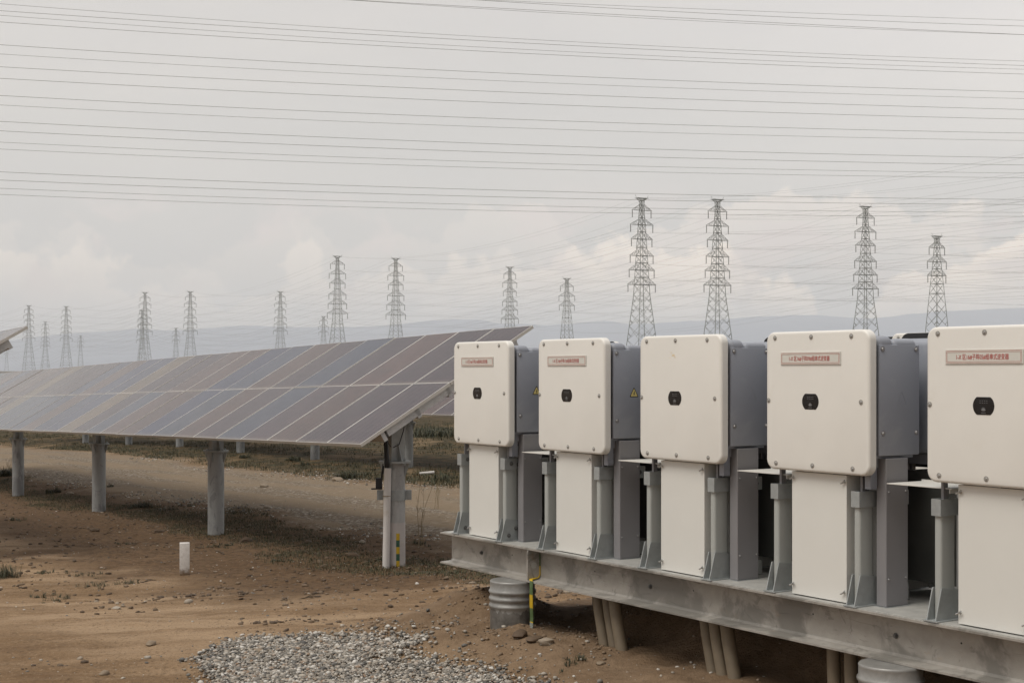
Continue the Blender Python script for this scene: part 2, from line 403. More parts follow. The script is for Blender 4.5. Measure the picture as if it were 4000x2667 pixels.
M['tuft'] = grass_mat('green_tuft_blades', (.020, .026, .011), (.044, .048, .022), (.13, .105, .05))
M['concrete'] = simple('whitewashed_concrete', (.60, .57, .53), .8, var=.10, scale=14, bump=.5, bscale=60, dirt=(.24, .19, .14), dscale=9)

# ------------------------------------------------------------------ ground
def ground_mat():
    m, t, b = mat('dry_sandy_ground')
    P = t.node('ShaderNodeNewGeometry').outputs['Position']
    s = t.dot(P, (S[0], S[1], 0)); n = t.dot(P, (N[0], N[1], 0))
    big = t.noise(P, .35, 4, .6); med = t.noise(P, 1.7, 6, .6); fine = t.noise(P, 14, 6, .7); grit = t.noise(P, 90, 3, .7)
    # streaks drawn out by wheels, across the view
    streak = t.noise(t.vmul(P, (.28, 2.6, 1.)), 1.5, 6, .62, .25)
    streak2 = t.noise(t.vmul(P, (.5, 9., 1.)), 1.2, 4, .6, .2)
    k = t.ramp(t.add(t.mul(streak, .34), t.add(t.mul(med, .36), t.mul(t.noise(P, .55, 5, .65), .30))), [(.32, (.135, .078, .038)), (.47, (.195, .122, .064)), (.60, (.27, .178, .102)), (.74, (.38, .27, .172))])
    k = t.mix(t.mr(streak2, .52, .66, 0, .25), k, (.32, .235, .155))
    k = t.mix(t.mr(fine, .50, .68, 0, .55), k, (.105, .066, .036))
    k = t.mix(t.mr(t.noise(P, 34, 4, .7), .58, .70, 0, .5), k, (.085, .055, .032))
    k = t.mix(t.mr(t.noise(t.vmul(P, (.22, .55, 1)), 1.3, 3, .5), .50, .68, 0, .5), k, (.38, .268, .168))
    k = t.mix(t.mul(t.mul(t.mr(n, -6.0, -5.3), t.mr(n, -3.4, -2.6, 1, 0)), t.mr(t.noise(t.vmul(P, (.30, 1.1, 1)), 1.1, 6, .66, .4), .44, .62, .05, .70)), k, (.40, .285, .18))
    speck = t.noise(t.vmul(P, (1., .6, 1)), 46, 3, .75); speck2 = t.noise(t.vmul(P, (1., .5, 1)), 19, 4, .8)
    k = t.mix(t.mr(speck, .56, .66, 0, .62), k, (.070, .042, .022)); k = t.mix(t.mr(speck, .33, .42, .45, 0), k, (.40, .30, .20))
    k = t.mix(t.mul(t.mr(speck2, .57, .66, 0, .6), t.mr(med, .42, .58)), k, (.085, .052, .028))
    # darker soil, with the arrays' shade painted in, under and beside them
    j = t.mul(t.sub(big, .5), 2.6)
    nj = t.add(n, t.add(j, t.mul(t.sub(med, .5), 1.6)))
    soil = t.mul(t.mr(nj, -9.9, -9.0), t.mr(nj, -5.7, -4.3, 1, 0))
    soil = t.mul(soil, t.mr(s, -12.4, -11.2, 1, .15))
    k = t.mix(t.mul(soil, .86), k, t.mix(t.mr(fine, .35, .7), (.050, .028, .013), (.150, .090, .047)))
    # grassy waste ground beyond the gravel road
    far = t.mr(nj, -14.6, -13.2, 1, 0)
    gcol = t.mix(t.mr(t.noise(P, 2.6, 6, .68), .38, .54), (.120, .076, .036), (.036, .030, .013))
    gcol = t.mix(t.mr(t.noise(t.vmul(P, (1, .35, 1)), .5, 4, .6), .52, .66, 0, .7), gcol, (.21, .145, .08))
    k = t.mix(far, k, gcol)
    # gravel road
    road = t.mul(t.mr(nj, -14.0, -13.0), t.mr(nj, -9.8, -8.9, 1, 0))
    lane = t.noise(t.vmul(t.node('ShaderNodeCombineXYZ').outputs[0], (1, 1, 1)), 1.)
    cx = t.node('ShaderNodeCombineXYZ'); t.put(cx.inputs[0], t.mul(s, .10)); t.put(cx.inputs[1], t.mul(n, .9))
    lanes = t.noise(cx.outputs[0], 1.6, 5, .6, .3)
    gv = t.voro(P, 26, out='Color'); gvs = t.node('ShaderNodeSeparateXYZ'); t.l.new(gv, gvs.inputs[0])
    gstone = t.ramp(gvs.outputs[0], [(0, (.105, .080, .056)), (.55, (.175, .138, .098)), (.85, (.235, .195, .148)), (1, (.40, .37, .33))])
    rcol = t.mix(t.mr(lanes, .44, .58), (.215, .165, .112), gstone)
    rcol = t.mix(t.mr(t.noise(P, 3.5, 5, .65), .58, .68, 0, .55), rcol, (.33, .29, .235))
    k = t.mix(t.mul(road, .95), k, rcol)
    # heap of fresh spoil round the platform: finer and a little greyer
    mound = t.mul(t.mr(s, -9.7, -8.8), t.mr(n, -4.0, -4.9))
    k = t.mix(t.mul(mound, .75), k, t.mix(t.mr(t.noise(P, 5, 6, .65), .35, .68), (.125, .080, .047), (.200, .138, .088)))
    # small pale chips and dark specks
    vd = t.voro(P, 9, out='Distance'); vc = t.voro(P, 9, out='Color'); vcs = t.node('ShaderNodeSeparateXYZ'); t.l.new(vc, vcs.inputs[0])
    chip = t.mul(t.mr(vd, .055, .11, 1, 0), t.mr(vcs.outputs[1], .70, .76))
    k = t.mix(t.mul(chip, .75), k, t.mix(vcs.outputs[0], (.10, .075, .05), (.50, .44, .36)))
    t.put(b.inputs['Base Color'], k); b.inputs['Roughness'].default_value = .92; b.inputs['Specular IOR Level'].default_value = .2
    h = t.add(t.add(t.mul(fine, .5), t.mul(grit, .12)), t.add(t.mul(streak2, .35), t.mul(gvs.outputs[0], t.mul(road, .35))))
    t.put(b.inputs['Normal'], t.bump(h, 1.0, .06)); return m
def grid_axis(lo, hi, step, far, ratio):
    a = list(np.arange(lo, hi+1e-6, step)); d = step; up = [];
    x = hi
    while x < far: d *= ratio; x += d; up.append(x)
    d = step; x = lo; dn = []
    while x > -far: d *= ratio; x -= d; dn.append(x)
    return np.array(dn[::-1]+a+up)
gx = grid_axis(-7, 7, .05, 16000, 1.11); gy = grid_axis(7.2, 21, .05, 16000, 1.09)
GXX, GYY = np.meshgrid(gx, gy); GZ = ground_z(GXX, GYY)
nx, ny = len(gx), len(gy)
vv = np.stack([GXX, GYY, GZ], -1).reshape(-1, 3)
idx = np.arange(nx*ny).reshape(ny, nx)
ff = np.stack([idx[:-1, :-1], idx[:-1, 1:], idx[1:, 1:], idx[1:, :-1]], -1).reshape(-1, 4)
def np_mesh(name, v, f, mats, smooth=True):
    me = bpy.data.meshes.new(name); me.vertices.add(len(v)); me.vertices.foreach_set('co', np.asarray(v, np.float32).ravel())
    k = f.shape[1]; me.loops.add(f.size); me.loops.foreach_set('vertex_index', f.astype(np.int32).ravel())
    me.polygons.add(len(f)); me.polygons.foreach_set('loop_start', np.arange(0, f.size, k, dtype=np.int32)); me.polygons.foreach_set('loop_total', np.full(len(f), k, np.int32))
    me.update(calc_edges=True); me.validate()
    for q in mats: me.materials.append(q)
    if smooth: me.polygons.foreach_set('use_smooth', np.ones(len(f), bool))
    return me
tag(link('ground', np_mesh('ground', vv, ff, [ground_mat()])), kind='structure')

# ------------------------------------------------------------------ distant hills
def hills():
    cx_ = [-700, 0, 130, 270, 300, 400, 490, 520, 560, 700, 850, 1000, 1100, 1150, 1250, 1400, 1500, 1650, 1800, 2000, 2200, 2352, 3000]
    cy_ = [800, 782, 768, 758, 752, 757, 754, 749, 746, 752, 750, 735, 731, 742, 745, 738, 744, 733, 722, 730, 712, 706, 715]
    m, t, b = mat('far_hillside'); c = coords(t)
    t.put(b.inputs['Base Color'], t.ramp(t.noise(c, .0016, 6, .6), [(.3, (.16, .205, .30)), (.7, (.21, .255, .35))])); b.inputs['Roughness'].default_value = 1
    ys = np.linspace(9000, 14500, 60); us = np.linspace(-1.5, 1.5, 900)
    U, Y = np.meshgrid(us, ys); X = U*12000*(Y/12000)
    px = 1176+U*3267
    crest = (852-np.interp(px, cx_, cy_))/3267*12000
    crest = (crest+14*fbm(px/60, px*0, 4, 21)+sstep(np.abs(U), .45, .8)*160*fbm(px/700, px*0, 3, 23))*(1-.85*sstep(np.abs(U), .8, 1.5))
    prof = np.clip(1-np.abs(Y-12000)/2900, 0, 1)**.8
    rid = 1+.28*fbm(X/900, Y/700, 5, 31)*(1-prof)*2
    H = crest*(prof*rid) + 0
    H = np.where(np.abs(Y-12000) < 60, crest, H) - 25*(1-sstep(prof, 0, .2))
    i = np.arange(U.size).reshape(U.shape)
    f = np.stack([i[:-1, :-1], i[:-1, 1:], i[1:, 1:], i[1:, :-1]], -1).reshape(-1, 4)
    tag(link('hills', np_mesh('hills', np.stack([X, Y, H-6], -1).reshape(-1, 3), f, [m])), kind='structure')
hills()

# ------------------------------------------------------------------ inverters
def glyph_mesh(txt, width, height, mt):
    cu = bpy.data.curves.new('letters', 'FONT'); cu.body = txt; cu.size = 1; cu.resolution_u = 3; cu.offset = .010
    o = bpy.data.objects.new('letters', cu); COL.objects.link(o); dg = bpy.context.evaluated_depsgraph_get()
    me = bpy.data.meshes.new_from_object(o.evaluated_get(dg)); bpy.data.objects.remove(o); 
    co = np.zeros(len(me.vertices)*3, np.float32); me.vertices.foreach_get('co', co); co = co.reshape(-1, 3)
    lo = co.min(0); hi_ = co.max(0); q = (co-lo)/(np.maximum(hi_-lo, 1e-6))
    o3 = np.stack([q[:, 0]*width-width/2, np.zeros(len(q)), q[:, 1]*height-height/2], -1)
    me.vertices.foreach_set('co', o3.astype(np.float32).ravel()); me.materials.clear(); me.materials.append(mt); me.name = 'lettering'; me.update(); return me
PW, PH = .703, .703; ZT = .197; ZB_ = ZT-PH            # plate, relative to eye height
def disc(mb, x, y, z, r, t, axis='y', k=14, mi=0, dome=0.):
    if axis == 'y': mb.tube((x, y, z), (x, y-t, z), r, r*(1-dome), k=k, mi=mi)
    else: mb.tube((x, y, z), (x+t, y, z), r, r*(1-dome), k=k, mi=mi)
MESH = {}
def screw_mesh(name, axis, r, t):
    if name not in MESH:
        b = MB(); disc(b, 0, .0005 if axis == 'y' else 0, 0, r*1.45, .0022, axis, mi=1); disc(b, 0, 0, 0, r, t, axis, dome=.35)
        disc(b, 0, 0, 0, r*.42, t+.0008, axis, 6, mi=1)
        MESH[name] = b.mesh(name, [M['screw'], M['dimple'] if axis == 'y' else M['duct']], 40)
    return MESH[name]
def hexbolt_mesh(axis):
    k = 'hexbolt'+axis
    if k not in MESH:
        b = MB(); disc(b, 0, 0, 0, .014, .003, axis, 18); disc(b, 0, 0, 0, .0105, .011, axis, 6); disc(b, 0, 0, 0, .006, .016, axis, 10)
        MESH[k] = b.mesh('bolt', M['bolt'], 35)
    return MESH[k]
def wing_mesh():
    if 'wing' not in MESH:
        b = MB(); b.tube((0, 0, 0), (0, -.012, 0), .005, k=8)
        b.tube((0, -.009, 0), (.014, -.016, .010), .0032, .0045, k=6); b.tube((0, -.009, 0), (-.014, -.016, -.008), .0032, .0045, k=6)
        MESH['wing'] = b.mesh('wing_nut', M['screw'], 40)
    return MESH['wing']
def make_inverter(label, group):
    t = thing('string_inverter', label, 'inverter', (0, 0, 0), PHI, group)
    p = MB(); p.rplate(0, PW, ZB_, ZT, 0, .047, .052, .014, 10, 0, 1); fc = p.build('front_cover', [M['white'], M['dark']], t, 45)  # back face painted dark for the shaded cavity behind the cover
    sm = screw_mesh('cover_screw', 'y', .0085, .006)
    for x, z in ((.066, .166), (.321, .167), (.588, .166), (.020, -.154), (.650, -.152), (.073, -.474), (.330, -.473), (.597, -.474)):
        link('screw', sm, fc, (x, -.0005, z))
    # recessed display
    dw = MB(); a = []
    for i in range(13): q = rad(-58+116*i/12); a.append((.012+.0445*math.cos(q)/1.0, .046*math.sin(q)))
    a = [(.316+x, -.155+z) for x, z in a]+[(.316-x, -.155-z) for x, z in a]
    dw.prism(a, 'y', -.0012, .004); d = dw.build('display_window', M['pane'], t)
    lg = MB()
    for q in (-70, -42, -14, 14, 42, 70):
        c_, s_ = math.sin(rad(q)), math.cos(rad(q)); px, pz = -s_, c_
        pts = [(0, 0), (c_*.010-px*.0030, s_*.010-pz*.0030), (c_*.0175, s_*.0175), (c_*.010+px*.0030, s_*.010+pz*.0030)]
        lg.prism([(.316+x*.8, -.177+z) for x, z in pts], 'y', -.0022, -.0012)
    for i in range(4): lg.box(.296+i*.012, .301+i*.012, -.0020, -.0012, -.134, -.1315); lg.box(.296+i*.012, .301+i*.012, -.0020, -.0012, -.143, -.1405)
    lg.box(.304, .328, -.002, -.0012, -.1865, -.1845)
    lg.build('emblem', M['logo'], d)
    # finned grey body behind the cover
    c = MB(); c.box(.06, .62, .0475, .0635, -.40, .13); c.bbox(.022, .658, .064, .178, -.418, .165, .022, 3); c.bbox(.03, .655, .179, .345, -.414, .152, .030, 3)
    c.box(.05, .652, .07, .30, -.470, -.419)
    c.bbox(.56, .7005, .0645, .1785, .06, .167, .036, 6); c.bbox(.56, .6995, .1790, .343, .07, .1525, .027, 5)
    c.build('casing', M['grey'], t, 40)
    fl = MB(); fl.box(.659, .672, .064, .34, -.425, .135); fl.build('door_flange', M['grey'], t)
    dr = MB(); dr.bbox(.673, .702, .070, .355, -.411, .125, .006, 2); door = dr.build('side_door', M['grey'], t, 40)
    sd = screw_mesh('door_screw', 'x', .0095, .005)
    for y, z in ((.092, .103), (.330, .103), (.096, -.302), (.330, -.302)): link('screw', sd, door, (.702, y, z))
    return t, door
def tri(mb, s, x0, x1, cy, cz, r, mi=0):
    pts = []
    for a0 in (90, 210, 330):
        ax, az_ = cy+s*math.cos(rad(a0)), cz+s*math.sin(rad(a0))
        for d_ in (-50, 0, 50): pts.append((ax+r*math.cos(rad(a0+d_)), az_+r*math.sin(rad(a0+d_))))
    mb.prism(pts, 'x', x0, x1, mi)
def warn_sign(door, printed):
    b = MB()
    if printed:
        tri(b, .0325, .7021, .7028, .225, -.141, .004, 1); tri(b, .0255, .7029, .7034, .225, -.141, .003, 0)
        z = [(.001, .016), (-.006, -.002), (.000, -.001), (-.004, -.013), (.007, .003), (.001, .002), (.006, .016)]
        b.prism([(.225+x, -.142+y) for x, y in z], 'x', .7035, .7039, 1)
        return b.build('warning_sign', [M['yellow'], M['black']], door)
    for i in range(3):
        a0, a1 = 90+120*i, 210+120*i
        b.bar((.7022, .225+.04*math.cos(rad(a0)), -.143+.04*math.sin(rad(a0))), (.7022, .225+.04*math.cos(rad(a1)), -.143+.04*math.sin(rad(a1))), .0016)
    return b.build('embossed_triangle', M['grey'], door)
def nameplate(inv, num):
    x0, x1, z0, z1 = .110, .522, .028, .093
    b = MB(); b.bbox(x0, x1, -.0045, -.0006, z0, z1, .0012, 1); pl = b.build('nameplate', M['plaque'], inv)
    r = MB(); y0, y1 = -.0054, -.0046
    for z in (z1-.0065, z1-.0125, z0+.0045, z0+.0105): r.box(x0+.006, x1-.006, y0, y1, z, z+.0016)
    for x in (x0+.006, x0+.0105, x1-.008, x1-.0125): r.box(x, x+.0014, y0, y1, z0+.0128, z1-.0126)
    r.build('border_lines', M['pink'], pl)
    link('lettering', glyph_mesh('1-X 区16#子阵'+num+'#组串式逆变器', .278, .0265, M['red']), pl, ((x0+x1)/2-.004, -.0056, (z0+z1)/2))
def make_stand(label, group):
    t = thing('inverter_stand', label, 'stand', (0, 0, 0), PHI, group)
    DK = -1.14
    for xl in (.010, .565):
        g = MB(); w_ = .040; r_ = .012
        pts = []
        for cx_, cy_, a0 in ((w_-r_, .14-r_, 0), (r_, .14-r_, 90), (r_, .040+r_, 180), (w_-r_, .040+r_, 270)):
            for i in range(4): a = rad(a0+30*i); pts.append((xl+cx_+r_*math.cos(a), cy_+r_*math.sin(a)))
        g.prism(pts, 'z', DK+.006, -.60); leg = g.build('leg', M['leg'], t, 40)
        c = MB(); c.box(xl-.007, xl+w_+.007, .030, .0355, -.662, -.585); c.box(xl-.007, xl-.0015, .0356, .150, -.662, -.585); c.box(xl+w_+.0015, xl+w_+.007, .0356, .150, -.662, -.585)
        c.box(xl-.0014, xl+w_+.0014, .036, .15, -.61, -.604)
        cap = c.build('cap', M['shoe'], leg)
        link('bolt', hexbolt_mesh('x'), cap, (xl+w_+.007, .082, -.622)); link('bolt', hexbolt_mesh('x'), cap, (xl+w_+.007, .138, -.63))
        s_ = MB()
        for x in (xl-.008, xl+w_+.002): s_.prism([(-.004, DK+.006), (.185, DK+.006), (.185, DK+.135), (.045, DK+.150), (.036, DK+.150)], 'x', x, x+.006)
        s_.box(xl-.022, xl+w_+.022, -.010, .195, DK+.0005, DK+.0058)
        sh = s_.build('shoe', M['shoe'], leg)
        link('bolt', hexbolt_mesh('x'), sh, (xl+w_+.008, .062, DK+.040)); link('bolt', hexbolt_mesh('x'), sh, (xl+w_+.008, .118, DK+.085)); link('bolt', hexbolt_mesh('x'), sh, (xl+w_+.008, .165, DK+.055))
        u = MB(); u.box(xl+.012, xl+.026, .075, .105, -.60, -.472); u.build('upright', M['duct'], t)
        rl = MB(); rl.box(xl+.004, xl+.034, .151, .395, -.664, -.592); rail = rl.build('side_rail', M['leg'], t)
        for y, z in ((.24, -.628), (.35, -.628)): link('bolt', hexbolt_mesh('x'), rail, (xl+.034, y, z))
        r2 = MB(); r2.box(xl+.004, xl+.034, .196, .395, DK+.006, DK+.080); rail2 = r2.build('side_rail', M['leg'], t)
        link('bolt', hexbolt_mesh('x'), rail2, (xl+.034, .27, DK+.043))
    b = MB(); b.box(.62, .655, .060, .105, -.572, -.4705); b.build('bracket', M['grey'], t)
    cv = MB(); cv.box(.148, .520, .040, .043, DK+.006, -.512); cv.box(.517, .520, .0431, .33, DK+.012, -.512); cv.box(.148, .151, .0431, .33, DK+.012, -.512)
    cover = cv.build('cable_cover', M['cover_white'], t)
    bb = MB(); bb.box(.10, .56, .336, .340, DK+.09, -.50); bb.build('gap_shade_board', M['board'], t)  # dark board added so the gaps between stands read as deep shade
    for x in (.160, .508):
        for z in (-.545, DK+.055): link('wing_nut', wing_mesh(), cover, (x, .040, z))
    d = MB(); d.bbox(.640, .702, .117, .272, DK+.002, -.424, .003, 1); duct = d.build('cable_duct', M['duct'], t)
    ds = screw_mesh('duct_screw', 'x', .005, .004)
    for y in (.134, .255):
        for z in (-.585, -1.005): link('screw', ds, duct, (.702, y, z))
    f = MB(); f.box(.630, .712, .108, .282, DK+.0004, DK+.0018); f.build('foot_plate', M['shoe'], t)
    return t
def add_shelf(st):
    b = MB(); b.box(-.31, .075, .085, .335, -.541, -.537); b.box(-.31, .075, .331, .335, -.537, -.529); b.box(.06, .064, .085, .33, -.56, -.5411)
    b.build('side_shelf', M['cover_white'], st)
# one of each kind, then copies
fronts = [-8.546, -7.500, -6.462, -5.416, -4.372, -3.328, -2.284]
def place(s, dn, z=0.): return sn(s, N0+dn, EYE+z)
G1 = 'inverters in the front row on the near platform'; G2 = 'stands carrying the front row of inverters'
nums = ['21', '17', None, '09', '05', '01', None]
ilab = ['white inverter at the far left end, red plaque numbered 21', 'white inverter with red plaque numbered 17 and a yellow warning triangle',
        'white inverter without a plaque, smudged front and scuffed grey side', 'white inverter with red plaque numbered 09', 'nearest white inverter, cut by the right edge, plaque numbered 05',
        None, None]
slab = ['stand under the inverter numbered 21, at the platform end', 'stand under the inverter numbered 17', 'stand under the inverter that has no plaque', 'stand under the inverter numbered 09', 'stand under the inverter numbered 05, white cable cover cut by frame edge', None, None]
proto, pdoor = make_inverter(ilab[0], G1)
pst = make_stand(slab[0], G2)
pst.location = place(fronts[0], 0)
proto.location = place(fronts[0], 0)
invs = [proto]; stands = [pst]
rst = None
RG1 = 'inverters in the back row, facing away'; RG2 = 'stands carrying the back row of inverters'
# bare prototype copies first (before plaques and shelves are added)
for i in range(1, 5):
    invs.append(dup(proto, place(fronts[i], 0), PHI, ilab[i])); stands.append(dup(pst, place(fronts[i], 0), PHI, slab[i]))
rear = [-7.65, -6.585, -5.53, -4.48]
for i, s in enumerate(rear):
    q = ['first from the platform end', 'second from the platform end', 'third from the platform end', 'its curved dark edge beside the nearest front inverter'][i]
    dup(proto, place(s, -.80), PHI+math.pi, 'back row inverter seen from behind, '+q, RG1)
    dup(pst, place(s, -.80), PHI+math.pi, 'back row inverter stand in shade, '+['first from the platform end', 'second from the platform end', 'third from the platform end', 'behind the nearest front inverter'][i], RG2)
P2N = -2.65; P2Z = .065
for i, s in enumerate((-7.975, -6.935, -5.885)):
    q = ['left', 'middle', 'right'][i]
    dup(proto, place(s, P2N, P2Z), PHI, q+' white inverter facing the viewer on the farther platform', 'front inverters on the farther platform')
    dup(pst, place(s, P2N, P2Z), PHI, q+' inverter stand on the near side of the farther platform', 'front stands on the farther platform')
    dup(proto, place(s+.52, P2N-.8, P2Z), PHI+math.pi, q+' inverter facing away on the farther platform', 'back inverters on the farther platform')
    dup(pst, place(s+.52, P2N-.8, P2Z), PHI+math.pi, q+' inverter stand on the far side of the farther platform', 'back stands on the farther platform')
for i, (iv, nm) in enumerate(zip(invs, nums)):
    if nm: nameplate(iv, nm)
    door = [c for c in kids(iv) if c.name.startswith('side_door')][0]
    warn_sign(door, i < 2)
for st in stands[1:]: add_shelf(st)
def smudge():
    b = MB()
    for cx_, cz, r in ((.300, .085, .010), (.285, .100, .004), (.275, .070, .003), (.318, .074, .005)):
        pts = [(cx_+r*(1+.45*math.sin(3*a+cx_*90))*math.cos(a)*1.2, cz+r*(1+.4*math.cos(2*a))*math.sin(a)*.8) for a in np.linspace(0, 2*math.pi, 17)[:-1]]
        b.prism(pts, 'y', -.0006, -.0001)
    m = simple('yellow_stain', (.66, .56, .38), .6, var=.1); b.build('stain', m, invs[2])
smudge()

# ------------------------------------------------------------------ steel platforms
def make_platform(s0, s1, dn, z, label, lug=None):
    L = s1-s0
    t = thing('steel_platform', label, 'platform', place(s0, dn, z-1.14), PHI)
    W_ = .86
    for nm, y0 in (('front_beam', -.016), ('rear_beam', W_-.2+.016)):
        b = MB(); x = [0.0, L]
        yc = y0+.1
        prof = [(y0, 0.), (y0, -.010), (yc-.012, -.013), (yc-.004, -.024), (yc-.004, -.192), (yc-.014, -.204), (y0, -.209), (y0, -.219),
                (y0+.2, -.219), (y0+.2, -.209), (yc+.014, -.204), (yc+.004, -.192), (yc+.004, -.024), (yc+.012, -.013), (y0+.2, -.010), (y0+.2, 0.)]
        seg = [0., L]
        n_ = len(prof); b.add([(q, p[0], p[1]-.0045) for q in seg for p in prof],
              [tuple(range(n_)), tuple(range(n_, 2*n_))[::-1]]+[(i, n_+i, n_+(i+1) % n_, (i+1) % n_) for i in range(n_)])
        bm = b.build(nm, M['beam'], t)
        if nm == 'front_beam':
            q = .28; i = 0
            while q < L:
                if i % 2 == 0: link('bolt', hexbolt_mesh('y'), bm, (q+.12, yc-.004, -.115))
                h = MB(); h.tube((q+.5, yc-.0035, -.09), (q+.5, yc-.0046, -.09), .005, k=10); h.build('drain_hole', M['dark'], bm)
                q += .92; i += 1
            if lug is not None:
                g = MB(); x0 = lug-s0
                zs = [(y0+.002, -.020), (y0-.002, -.035), (y0-.002, -.200), (y0+.006, -.208), (yc-.006, -.205), (yc-.006, -.016), (y0+.01, -.0145)]
                g.prism(zs, 'x', x0, x0+.012); lg = g.build('lug_plate', M['beam'], bm)
                h = MB(); h.tube((x0+.0121, y0+.047, -.118), (x0+.0128, y0+.047, -.118), .021, k=20); h.tube((x0-.0008, y0+.047, -.118), (x0-.0001, y0+.047, -.118), .0165, k=20)
                h.build('lug_hole', M['deck'], lg)  # pale disc painted for the sunlit background seen through the hole
    d = MB(); d.box(.02, L-.01, .0, W_-.03, -.0044, 0.); d.build('deck', M['deck'], t)
    c = MB(); q = .4
    while q < L: c.box(q, q+.08, .19, W_-.22, -.2, -.005); q += 1.6
    c.build('cross_members', M['beam'], t)
    return t
luga = at_n(1850+1080/4.48, 2150+250/4.48, N0-.05)[0]
make_platform(-8.70, -2.2, 0, 0, 'long galvanised steel platform carrying the near inverters', luga)
make_platform(-8.60, -4.5, P2N, P2Z, 'farther steel platform standing behind the near inverters')

# piles under the beams
def make_pile(label, group):
    t = MB(); R = .147; H = .40; pr = [(R*.99, -.25), (R*.99, 0.0), (R, .205)]
    for i in range(3):
        z = .222+i*.046
        pr += [(R, z), (R+.0065, z+.008), (R+.009, z+.016), (R+.0065, z+.024), (R, z+.032)]
    pr += [(R, H-.012), (R+.001, H-.006), (R-.004, H)]
    t.lathe(pr, 56); o = t.build('steel_pile', M['pile'], None, 50); tag(o, label, 'pile', group); return o
PG = 'steel piles under the near platform'
ptop = EYE-1.14-.2255
pile = make_pile('round corrugated steel pile at the left end of the near platform', PG)
pile.location = sn(-7.75, N0+.03, ptop-.40)
p2 = pile.copy(); COL.objects.link(p2); p2.location = sn(-4.565, N0+.02, ptop-.40); p2['label'] = 'round corrugated steel pile cut by the bottom edge of the frame'
for i, s in enumerate((-7.75, -4.565)):
    q = pile.copy(); COL.objects.link(q); q.location = sn(s, N0-.80, ptop-.40)
    q['label'] = ['steel pile under the back beam near the left end of the near platform', 'steel pile under the back beam behind the cut-off pile'][i]
for i, s in enumerate((-8.0, -5.2)):
    for j, dn in enumerate((P2N-.03, P2N-.77)):
        q = pile.copy(); COL.objects.link(q); q.location = sn(s, N0+dn, ptop-.40+P2Z); q['group'] = 'steel piles under the farther platform'
        q['label'] = ['left', 'right'][i]+[' near-side', ' far-side'][j]+' steel pile under the farther platform'
# weld bead / cap plate on the first pile is part of the pile's top; striped earthing strap beside it
def earth_strap():
    sx, _ = at_n(1850+1160/4.48, 2150+250/4.48, N0-.085)
    zg = float(ground_z(*(sx*S+(N0+.03)*N)))-.03
    base = sn(sx, N0-.082, zg); o = MB()
    H = EYE-1.185-zg; zj = EYE-1.342-zg
    pts = [(-.006, H), (-.006, zj+.02), (-.018, zj+.003), (-.088, zj-.001), (-.103, zj-.010), (-.107, zj-.045), (-.108, zj*.5), (-.104, zj*.25), (-.112, 0)]
    w_ = .017; th = .0022
    for i in range(len(pts)-1):
        (ya, za), (yb, zb) = pts[i], pts[i+1]
        d = Vector((0, yb-ya, zb-za)).normalized(); nn = Vector((0, -d.z, d.y))*th
        x0 = -w_+(.0 if i < 2 else -.022); xa = x0 if i not in (2, 3) else x0+.008; 
        offs = [0, 0, 0, .03, .058, .062, .064, .064, .068]
        A, B = offs[i], offs[i+1]
        vs = [Vector((A-w_, ya, za))-nn, Vector((A+w_, ya, za))-nn, Vector((A+w_, ya, za))+nn, Vector((A-w_, ya, za))+nn,
              Vector((B-w_, yb, zb))-nn, Vector((B+w_, yb, zb))-nn, Vector((B+w_, yb, zb))+nn, Vector((B-w_, yb, zb))+nn]
        o.add(vs, [(0, 1, 2, 3), (4, 7, 6, 5), (0, 4, 5, 1), (1, 5, 6, 2), (2, 6, 7, 3), (3, 7, 4, 0)])
    ob = o.build('earthing_strap', M['strap']); ob.location = base; ob.rotation_euler = (0, 0, PHI)
    tag(ob, 'yellow and green striped earthing strap running from the platform beam into soil', 'earthing strap')
    link('bolt', hexbolt_mesh('y'), ob, (0, -.008, H-.035))
earth_strap()
# conduit pipes, three under each inverter
def conduits():
    gl = [(-8.05, 0, 'first'), (-7.02, 1, 'second'), (-6.02, 2, 'third'), (-4.98, 3, 'fourth'), (-3.94, 4, 'fifth')]
    R = .034
    for s0, gi, w_ in gl:
        for j in range(3):
            s = s0+(-.10, 0, .10)[j]+(.005*((gi*3+j*5) % 4)); lean = (.06, .075, .07, .012, .02)[gi]; n_ = N0-.13-.012*((j+gi) % 3)
            zb = float(ground_z(*((s+lean)*S+n_*N)))-.12; zt = EYE-1.15
            o = MB(); dl = lean*(zt-zb)/.32
            o.path([(0, 0, zt-zb), (dl*.45, -.004, (zt-zb)*.5), (dl, 0, 0)], R+(.004 if j == 2 else 0), 16); ob = o.build('conduit_pipe', M['conduit'], None, 40)
            ob.location = sn(s, n_, zb); ob.rotation_euler = (0, 0, PHI)
            tag(ob, 'dusty plastic conduit under the platform, %s pipe of the %s trio from the left pile' % (('left', 'middle', 'right')[j], w_), 'conduit', 'conduit pipes under the near platform, in threes')
    for s0, gi, w_ in [(-7.15, 0, 'left'), (-6.1, 1, 'middle'), (-5.05, 2, 'right')]:
        for j in range(3):
            s = s0+(-.1, 0, .1)[j]; n_ = N0-.70
            zb = float(ground_z(*(s*S+n_*N)))-.12; zt = EYE-1.15
            o = MB(); o.path([(-.03, 0, zt-zb), (.03, 0, 0)], R, 14); ob = o.build('conduit_pipe', M['conduit'], None, 40); ob.location = sn(s, n_, zb); ob.rotation_euler = (0, 0, PHI)
            tag(ob, 'conduit in deep shade under the back beam, %s pipe of the %s trio' % (('left', 'middle', 'right')[j], w_), 'conduit', 'conduit pipes under the back beam, in threes')
conduits()

